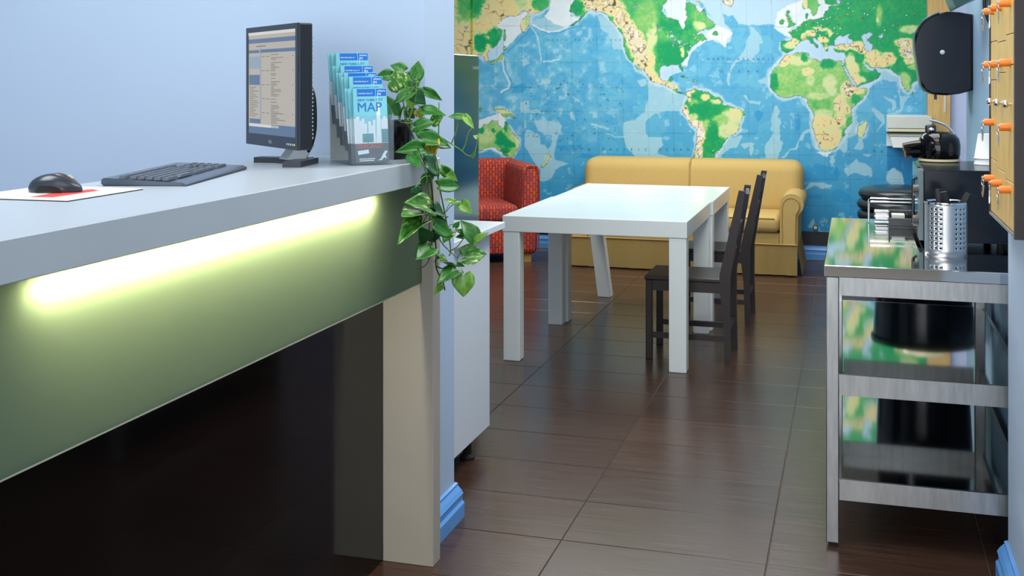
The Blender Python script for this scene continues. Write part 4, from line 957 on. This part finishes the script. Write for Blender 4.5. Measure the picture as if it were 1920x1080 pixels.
def scr(mat, rects, name='page_block'):
    bm = bmesh.new()
    for u0, u1, v0, v1 in rects:   # u from left, v from top, 0..1
        box(bm, -W2 + bz + u0 * sw, -W2 + bz + u1 * sw, .0016, .0024, sh1 - v1 * shh, sh1 - v0 * shh)
    o = obj(name, bm, mat, sc); return o
for r_ in ((.0, 1, .0, .028), (.02, .66, .905, .93)): scr('screen_white', [r_])
for r_ in ((0, 1, .066, .108), (.0, .24, .175, .205), (.27, 1, .172, .205), (.02, .25, .42, .52), (.03, .27, .855, .90), (0, 1, .932, 1.0), (.5, 1, .90, .935)): scr('screen_blue', [r_])
for r_ in ((.02, .25, .24, .36), (.26, .285, .16, .86)): scr('screen_pale', [r_])
random.seed(5); tx = []
for i in range(44):
    v0 = .225 + i * .0152
    if random.random() < .82: tx.append((.50, .50 + random.choice((.06, .1, .14, .2, .3)) * random.uniform(.8, 1.1), v0, v0 + .006))
    if i % 9 == 1: tx += [(.30, .36, v0, v0 + .006), (.40, .46, v0, v0 + .006), (.93, .95, v0, v0 + .006)]
for i in range(16): tx.append((.04, .04 + random.uniform(.08, .19), .54 + i * .019, .546 + i * .019))
tx += [(.18 + .03 * i, .20 + .03 * i, .135, .145) for i in range(7)]
t_ = scr('screen_text', tx, 'page_text'); t_['kind'] = 'stuff'
textmesh('DELL', .013, 'grey_plastic', 'logo_lettering', bzo, (0.0, -.0006, Z0 + .011), (PI / 2, 0, 0), 'CENTER')
for i in range(5):
    bm = bmesh.new(); lathe(bm, [(.0032, 0), (.0028, -.0015)], 10, (W2 - .075 + i * .0135, 0, Z0 + .014), axis='y'); obj('button', bm, 'pin_yellow' if i == 4 else 'grey_plastic', bzo)
bm = bmesh.new(); tube(bm, smoothpath([(.05, .058, .26), (.058, .080, .245), (.064, .104, .20), (.066, .108, .12), (.060, .104, .07), (.04, .095, .030), (.02, .090, .010)]), .0075, 8); obj('neck', bm, 'plastic_black', MO, 60)
bm = bmesh.new(); prism(bm, [(.030, .014), (.088, .014), (.115, .055), (.100, .075), (.074, .070)], 'x', -.012, .050); obj('neck_front', bm, 'grey_plastic', MO)
def foot(x, y):
    bm = bmesh.new(); a = Vector((.015, .115)); b = Vector((x, y)); t = (b - a).normalized(); nn = Vector((-t.y, t.x)) * .026
    prism(bm, [tuple(a + nn), tuple(b + nn), tuple(b - nn), tuple(a - nn)], 'z', .0, .016); obj('stand_foot', bm, 'plastic_dark', MO)
foot(.150, .005); foot(-.105, .0)
# keyboard
KB = thing('keyboard', 'dark grey computer keyboard lying lengthwise along the counter', 'keyboard', (-1.617, 2.517, CZ), math.radians(104))
prof = [(-.100, .002), (-.094, .0), (.094, .0), (.100, .006), (.098, .016), (.092, .0185), (-.055, .0125), (-.088, .0115), (-.099, .007)]
bm = bmesh.new(); prism(bm, prof, 'x', -.252, .252)
es = [e for e in bm.edges if abs(e.verts[0].co.x - e.verts[1].co.x) < 1e-6]; bmesh.ops.bevel(bm, geom=es, offset=.003, segments=2, affect='EDGES')
for v in bm.verts:   # rounded outer ends and a wave along the wrist edge
    if v.co.y < -.05: v.co.z += .003 * math.sin((v.co.x / .252) * 2.6 + .6) * (1 if v.co.z > .004 else 0)
obj('case', bm, 'keyboard_body', KB, 30)
bm = bmesh.new(); box(bm, -.0082, .0082, -.0078, .0078, 0, .0062)
for v in bm.verts:
    if v.co.z > .003: v.co.x *= .8; v.co.y *= .8
k0 = obj('key_cap', bm, 'key_cap', KB); first = True
def key(x, y, wx=1):
    global first
    if first: o = k0; first = False
    else:
        o = bpy.data.objects.new('key_cap', k0.data); C.objects.link(o); o.parent = KB
    o.location = (x, y, .0123 + (y + .055) * .0408); o.scale = (wx, 1, 1)
P_ = .0189
for r in range(6):
    y = -.048 + r * P_ + (.006 if r == 5 else 0)
    xs = [(-.236 + c * P_, 1) for c in range(15)]
    if r == 0: xs = [(-.236, 1), (-.213, 1.2), (-.190, 1.2), (-.115, 6.2), (-.038, 1.2), (-.014, 1.2), (.010, 1), (.0286, 1)]
    for x, wx in xs: key(x, y, wx)
    for c in range(3):
        if r in (2,) or (r == 1 and c != 1): continue
        key(.062 + c * P_, y)
    if r < 5:
        for c in range(4): key(.132 + c * P_ + .008, y)
# mouse pad and mouse
MP = thing('mouse_pad', 'white mouse pad with red print at the left of the counter', 'mouse pad', (-1.63, 2.066, CZ), 0.02)
B('rubber_base', 'rubber', MP, -.126, .126, -.131, .131, 0, .002)
top = B('print_face', 'white_print', MP, -.126, .126, -.131, .131, .002, .0032)
bm = bmesh.new(); prism(bm, [(.01, -.10), (.062, -.09), (.066, .06), (.03, .085), (.0, .02)], 'z', .0032, .0034); obj('red_patch', bm, 'red_print', top)
bm = bmesh.new()
for i in range(12): box(bm, .092, .097, -.09 + i * .015, -.081 + i * .015, .0032, .0034)
o = obj('print_line', bm, 'grey_plastic', top); o['kind'] = 'stuff'
MS = thing('mouse', 'glossy dark computer mouse sitting on the white mouse pad', 'mouse', (-1.640, 2.078, CZ + .0032), math.radians(16))
def blob(sx, sy, h, n=20, m=12, squash=1.0, shift=0.0):
    bm = bmesh.new(); bmesh.ops.create_uvsphere(bm, u_segments=n, v_segments=m, radius=1)
    for v in bm.verts:
        x, y, z = v.co; z = max(z, -.12)
        zz = (z + .12) / 1.12
        v.co = Vector((x * sx, y * sy * (1 - .12 * (x + 0)), zz ** squash * h * (1 - .28 * max(0, x + .1) ** 1.3)))
    return bm
obj('body', blob(.0575, .032, .040, 28, 16, .85), 'mouse_gloss', MS, 60)
bm = blob(.046, .0195, .0412, 24, 14, .85)
for v in bm.verts: v.co.x += .010; v.co.z = max(v.co.z, .012)
obj('button_shell', bm, 'mouse_brown', MS, 60)
for s in (-1, 1):
    bm = bmesh.new(); prism(bm, [(-.032, .003), (.024, .003), (.020, .011), (.002, .0165), (-.020, .0155)], 'y', s * .0270 if s > 0 else -.0345, s * .0270 + (.0075 if s > 0 else 0)); obj('side_grip', bm, 'rubber', MS)
bm = bmesh.new(); lathe(bm, [(.008, -.003), (.009, 0), (.008, .003)], 16, (.030, 0, .0275), axis='y'); obj('scroll_wheel', bm, 'grey_plastic', MS, 40)

# brochure holder (local: faces -y) and its brochures
ho_ = onz(660, 311, CZ); HRZ = math.radians(40)
BH = thing('brochure_holder', 'clear acrylic tiered brochure holder between monitor and plant', 'brochure holder', (ho_.x, ho_.y, CZ), HRZ)
STEP = .047; DZ = [0, .034, .046, .067, .106]; HW = .122
B('base_plate', 'acrylic', BH, 0, HW, 0, STEP * 5 - .01, .0, .003)
for k in range(5):
    y = k * STEP
    B('front_pane', 'acrylic', BH, 0, HW, y, y + .0022, .003 + DZ[k], .003 + DZ[k] + (.14 if k == 0 else .12))
    B('pocket_floor', 'acrylic', BH, 0, HW, y + .0022, y + STEP, .003 + DZ[k], .0055 + DZ[k])
for x in (-.0022, HW):
    bm = bmesh.new(); poly = [(0, 0), (STEP * 5, 0), (STEP * 5 + .02, .235), (STEP * 4 + .012, .235)]
    for k in (4, 3, 2, 1, 0):
        poly += [(STEP * k + .006, DZ[k] + .122), (STEP * k, DZ[k] + .10)]
    poly = [(0, 0), (STEP * 5, 0), (STEP * 5 + .02, .238)] + [(STEP * 4 + .004, .238), (STEP * 3, .20), (STEP * 2, .18), (STEP, .165), (0, .145)]
    prism(bm, poly, 'x', x, x + .0022); obj('side_pane', bm, 'acrylic', BH)
bm = bmesh.new(); prism(bm, [(STEP * 5 - .004, .003), (STEP * 5, .003), (STEP * 5 + .012, .20), (STEP * 5 + .008, .20)], 'x', -.002, HW); obj('back_stand', bm, 'holder_cream', BH)
BW, BHH = .100, .213
def make_brochure():
    T = thing('brochure', '', 'brochure')
    bm = bmesh.new(); box(bm, 0, BW, 0, .0042, .078, BHH); obj('pages', bm, 'page_edge', T)
    bm = bmesh.new(); box(bm, 0, BW, 0, .0042, 0, .0775); obj('lower_pages', bm, 'page_dark', T)
    def sheet(name, mat, rects, d, par):
        bm = bmesh.new()
        for a, b, c, e_ in rects: box(bm, a, b, -d, -d + .0003, c, e_)
        return obj(name, mat and bm, mat, par)
    cv = sheet('cover', 'aqua_print', [(0, BW, .055, BHH)], .0004, T)
    sheet('header', 'blue_print', [(.012, .066, .190, .211), (.068, .0985, .190, .211)], .0008, cv)
    sky = bmesh.new()
    for a, b, t in ((0, .008, .126), (.007, .016, .132), (.015, .024, .120), (.023, .031, .126), (.030, .038, .112), (.042, .050, .118), (.050, .056, .106), (.056, .063, .122), (.080, .087, .124), (.086, .094, .132), (.093, .1, .126)):
        box(sky, a, b, -.0008, -.0005, .055, t)
    prism(sky, [(.064, .055), (.081, .055), (.079, .10), (.0775, .15), (.0735, .175), (.0725, .205), (.0715, .175), (.068, .15), (.066, .10)], 'y', -.0010, -.0006)
    obj('skyline', sky, 'white_print', cv)
    sheet('building', 'teal_print', [(.024, .056, .058, .083), (.080, .1, .056, .095)], .0012, cv)
    lb = sheet('lower_band', 'charcoal_print', [(0, BW, 0.0, .055)], .0014, T)
    def tx(body, size, mat, par, x, z, al='LEFT', d=.0019, ry=0): textmesh(body, size, mat, 'lettering', par, (x, -d, z), (PI / 2, ry, 0), al, bold=0 if size > .03 else size * .009)
    tx('NEW YORK CITY', .0098, 'title_print', cv, .012, .176, d=.0013)
    tx('MAP', .038, 'title_print', cv, .010, .146, d=.0013)
    tx('WINTER 2016-17', .0058, 'white_print', cv, .0145, .196, d=.0013); tx('where', .0088, 'white_print', cv, .0725, .2025, d=.0013); tx('IN', .010, 'white_print', cv, .0725, .1925, d=.0013)
    tx('CHICAGO', .0165, 'orange_red_print', lb, .006, .042)
    bm = bmesh.new(); box(bm, .012, .044, -.0019, -.0016, .022, .033); lbl = obj('slanted_label', bm, 'white_print', lb); lbl.rotation_euler = (0, -.12, 0)
    bm = bmesh.new(); prism(bm, [(.066, .006), (.075, .010), (.082, .024), (.090, .034), (.096, .030), (.089, .022), (.093, .010), (.085, .014), (.077, .006)], 'y', -.0019, -.0016); obj('figure_print', bm, 'white_print', lb)
    sheet('text_strip', 'white_print', [(.012, .058, .010, .0125), (.012, .055, .005, .0075)], .0018, lb)
    return T
br0 = make_brochure(); bn = 0
tiern = ('front', 'second', 'third', 'fourth', 'rear')
MH = Matrix.LocRotScale(Vector((ho_.x, ho_.y, CZ)), Matrix.Rotation(HRZ, 3, 'Z').to_quaternion(), None)
for k in range(5):
    for j in range(4):
        T = br0 if bn == 0 else copy_tree(br0); bn += 1
        loc = MH @ Vector((.011 - .004 * j + (0.002 if k % 2 else 0), k * STEP + .004 + j * .0068, .0065 + DZ[k]))
        T.location = loc; T.rotation_euler = (-math.radians(5.0 + j * .8), math.radians((-.8, .5, -1.2, -2.0)[j]), HRZ); T.rotation_mode = 'XYZ'
        T['label'] = ('blue city map brochure at the front of the %s holder tier' % tiern[k]) if j == 0 else ('blue city map brochure, %s one back in the %s holder tier' % (('second', 'third', 'last')[j - 1], tiern[k]))
        T['group'] = 'city map brochures in the acrylic holder'

# ------------------------------------------------------------------ trailing pothos
PL = thing('potted_plant', 'trailing pothos in a dark glass pot spilling over the counter end', 'plant', (-1.375, 3.305, CZ))
PO = PL.location.copy()
bm = bmesh.new(); lathe(bm, [(.058, 0), (.063, .004), (.066, .03), (.067, .118), (.064, .118), (.063, .006), (.0, .005)], 32, caps=False); obj('pot', bm, 'pot_glass', PL, 50)
bm = bmesh.new(); lathe(bm, [(.0, .006), (.060, .006), (.0622, .05), (.0625, .100), (.03, .106), (.0, .108)], 28, caps=False); obj('soil', bm, 'soil', PL, 60)
def depth(px, py, j=0.0):
    hang = 1.195 / (.2853 + .0004458 * (960 - px))           # keeps clear of the counter front
    top = 3.50
    t = min(1, max(0, (py - 255) / 60))
    return (top * (1 - t) + min(hang, 3.52) * t) - j
vines = [[(748, 228), (756, 200), (766, 215), (772, 245), (786, 292), (798, 322), (804, 360), (806, 400), (804, 432)],
         [(752, 230), (766, 238), (788, 288), (806, 330), (812, 380), (814, 430), (818, 470), (818, 502), (831, 530), (834, 544)],
         [(758, 230), (786, 236), (806, 262), (818, 310), (824, 350), (834, 400), (842, 445), (845, 470), (842, 480)],
         [(770, 228), (800, 245), (828, 258), (846, 270), (862, 280), (874, 290), (884, 293), (891, 287)],
         [(846, 270), (852, 255), (857, 240), (858, 222)], [(866, 284), (873, 270), (878, 250), (886, 240)], [(888, 290), (893, 276), (896, 258)],
         [(818, 435), (828, 455), (842, 470), (858, 484)], [(842, 472), (858, 462), (868, 448)], [(812, 430), (806, 480), (797, 498), (782, 504)],
         [(818, 500), (835, 505), (852, 508), (862, 512)], [(760, 228), (756, 190), (752, 170), (748, 150)], [(762, 228), (764, 180), (762, 164)], [(765, 228), (778, 190), (782, 150)],
         [(822, 256), (823, 230), (823, 192)], [(840, 492), (848, 525), (850, 536)]]
vp = []
for i, vn in enumerate(vines):
    P3 = smoothpath([at(a, b, depth(a, b, .012 * ((i * 7) % 4))) - PO for a, b in vn], 5)
    n = len(P3); bm = bmesh.new(); tube(bm, P3, [(.0030 if i < 3 else .0022) * (1 - .35 * k / n) for k in range(n)], 7)
    obj('vine', bm, 'stem_dark' if i in (1, 9, 10) else 'stem_green', PL, 60); vp += P3
def leaf_mesh(name, fold, curl, mat):
    bm = bmesh.new(); N, M_ = 9, 7; rows_ = []
    for i in range(N + 1):
        t = i / N
        wd = .46 * (math.sin(PI * min(1, (t * .93 + .07)) ** .72) ** .9) * (1 - .25 * t) if t < 1 else 0.0
        row = []
        for j in range(M_):
            s = (j / (M_ - 1)) * 2 - 1
            back = -.13 * abs(s) * max(0, 1 - t * 3.2) + (.10 if abs(s) < .01 and t == 0 else 0)
            z = fold * abs(s) * wd - curl * t * t + .025 * math.sin(t * 9 + s * 3) * abs(s)
            row.append(bm.verts.new((s * wd, t + back, z)))
        rows_.append(row)
    for i in range(N):
        for j in range(M_ - 1): bm.faces.new((rows_[i][j], rows_[i][j + 1], rows_[i + 1][j + 1], rows_[i + 1][j]))
    bmesh.ops.remove_doubles(bm, verts=bm.verts, dist=1e-4)
    bmesh.ops.solidify(bm, geom=bm.faces[:], thickness=.012)
    bmesh.ops.recalc_face_normals(bm, faces=bm.faces)
    me = bpy.data.meshes.new(name); bm.to_mesh(me); bm.free(); me.materials.append(MATS[mat]); me.shade_smooth(); return me
LM = {}
for mk, mn in (('g', 'leaf_green'), ('d', 'leaf_dark'), ('l', 'leaf_light'), ('v', 'leaf_variegated'), ('y', 'leaf_yellow')):
    for q, (fo, cu) in enumerate(((.35, .18), (.55, .34), (.2, .10))): LM[mk, q] = leaf_mesh('leaf', fo, cu, mn)
LA, LB, LC, LD = (710, 105, 7.716), (740, 220, 8.0), (740, 340, 7.716), (740, 450, 9.0)
leaves = [(LA, 380, 215, 172, 118, 120, 'g', 0), (LA, 335, 462, 225, 215, 240, 'v', .02), (LA, 390, 420, 430, 215, 150, 'd', .01), (LA, 190, 275, -50, 295, 115, 'g', 0), (LA, 540, 325, 580, 60, 135, 'g', 0),
 (LA, 400, 500, 605, 325, 160, 'g', -.02), (LA, 480, 510, 212, 672, 130, 'g', .03), (LA, 470, 500, 690, 705, 150, 'd', .03), (LA, 650, 500, 930, 632, 90, 'g', .01), (LA, 210, 862, 80, 550, 190, 'g', .03),
 (LA, 500, 720, 395, 600, 100, 'l', .0), (LA, 500, 635, 605, 662, 60, 'd', .01), (LA, 620, 790, 960, 822, 120, 'g', .02), (LA, 780, 965, 935, 845, 120, 'v', .03), (LA, 560, 780, 640, 900, 110, 'y', .0), (LA, 420, 780, 520, 900, 130, 'd', -.01),
 (LB, 300, 150, 600, 60, 150, 'g', .04), (LB, 370, 335, 832, 345, 190, 'g', .05), (LA, 1245, 870, 1372, 1042, 70, 'l', 0), (LA, 1235, 885, 1008, 868, 80, 'g', 0), (LB, 420, 470, 70, 475, 160, 'g', .04),
 (LB, 262, 565, 345, 722, 150, 'g', .04), (LB, 460, 680, 740, 805, 160, 'd', .03), (LB, 540, 335, 552, 625, 170, 'y', .02), (LB, 590, 370, 870, 440, 130, 'g', .02), (LB, 700, 770, 968, 972, 90, 'l', .0),
 (LB, 720, 790, 862, 942, 110, 'g', .02), (LB, 650, 1025, 1022, 1035, 150, 'g', .04), (LB, 1250, 312, 1178, 268, 50, 'l', 0), (LB, 1160, 590, 1210, 520, 40, 'l', 0), (LC, 500, 380, 235, 265, 190, 'v', .03), (LC, 440, 480, 118, 440, 160, 'v', .05), (LC, 410, 590, 105, 712, 130, 'v', .05),
 (LC, 530, 430, 812, 462, 150, 'd', .02), (LC, 560, 610, 872, 785, 200, 'g', .05), (LC, 960, 318, 1102, 458, 120, 'l', .01), (LC, 960, 325, 845, 318, 55, 'l', .0), (LC, 870, 295, 715, 255, 60, 'l', .0), (LC, 1150, 850, 988, 545, 170, 'g', .03), (LC, 1155, 875, 1346, 730, 70, 'l', .03),
 (LC, 870, 670, 942, 572, 60, 'g', .01), (LC, 1090, 790, 885, 685, 80, 'g', .02), (LC, 1010, 800, 880, 800, 55, 'd', .02), (LC, 480, 850, 375, 680, 150, 'd', .01), (LC, 550, 770, 580, 895, 130, 'd', .01), (LC, 825, 725, 700, 870, 120, 'v', .02), (LC, 535, 960, 318, 1100, 200, 'g', .06),
 (LD, 1150, 285, 1555, 200, 230, 'v', .04), (LD, 1165, 570, 1155, 968, 250, 'l', .05), (LD, 1040, 500, 735, 690, 170, 'g', .05), (LD, 905, 440, 755, 255, 170, 'v', .03), (LD, 790, 750, 678, 905, 50, 'l', .02), (LD, 1050, 410, 1178, 440, 60, 'g', .02), (LD, 720, 260, 680, 190, 90, 'd', .0), (LB, 470, 1000, 560, 760, 130, 'd', -.01), (LC, 300, 90, 330, 200, 120, 'd', .0), (LC, 470, 300, 620, 420, 130, 'd', -.01)]
random.seed(11)
for i, (cr, bx, by, tx_, ty_, wd, mk, j) in enumerate(leaves):
    ox, oy, s_ = cr; a = (ox + bx / s_, oy + by / s_); b = (ox + tx_ / s_, oy + ty_ / s_)
    za = depth(*a, j + .006); p = at(a[0], a[1], za); q = at(b[0], b[1], depth(*b, j + .006) - random.uniform(-.012, .03))
    d = q - p; L = d.length; yv = d.normalized()
    view = (Vector((0, 0, EYE)) - p).normalized(); nv = (view + U3 * random.uniform(.25, .7) + R3 * random.uniform(-.3, .3))
    nv = (nv - yv * nv.dot(yv)).normalized(); xv = yv.cross(nv).normalized()
    o = bpy.data.objects.new('leaf', LM[mk, (i * 5) % 3]); C.objects.link(o); o.parent = PL
    wscale = (wd / s_) / F * za / .80
    R_ = Matrix((xv, yv, nv)).transposed().to_4x4()
    M4 = Matrix.Translation(p - PO) @ R_ @ Matrix.Diagonal((max(wscale * 1.5, L * .55), L, L * .8, 1))
    o.matrix_local = M4
    pl = p - PO; near = min(vp, key=lambda v: (v - pl).length + (0 if v.z < pl.z + .05 else .02))
    if (near - pl).length > .008:
        mid = (near + pl) / 2 + Vector((0, 0, .012)); bm = bmesh.new(); tube(bm, smoothpath([near, mid, pl], 4), .0014, 5); obj('petiole', bm, 'stem_green', PL, 60)
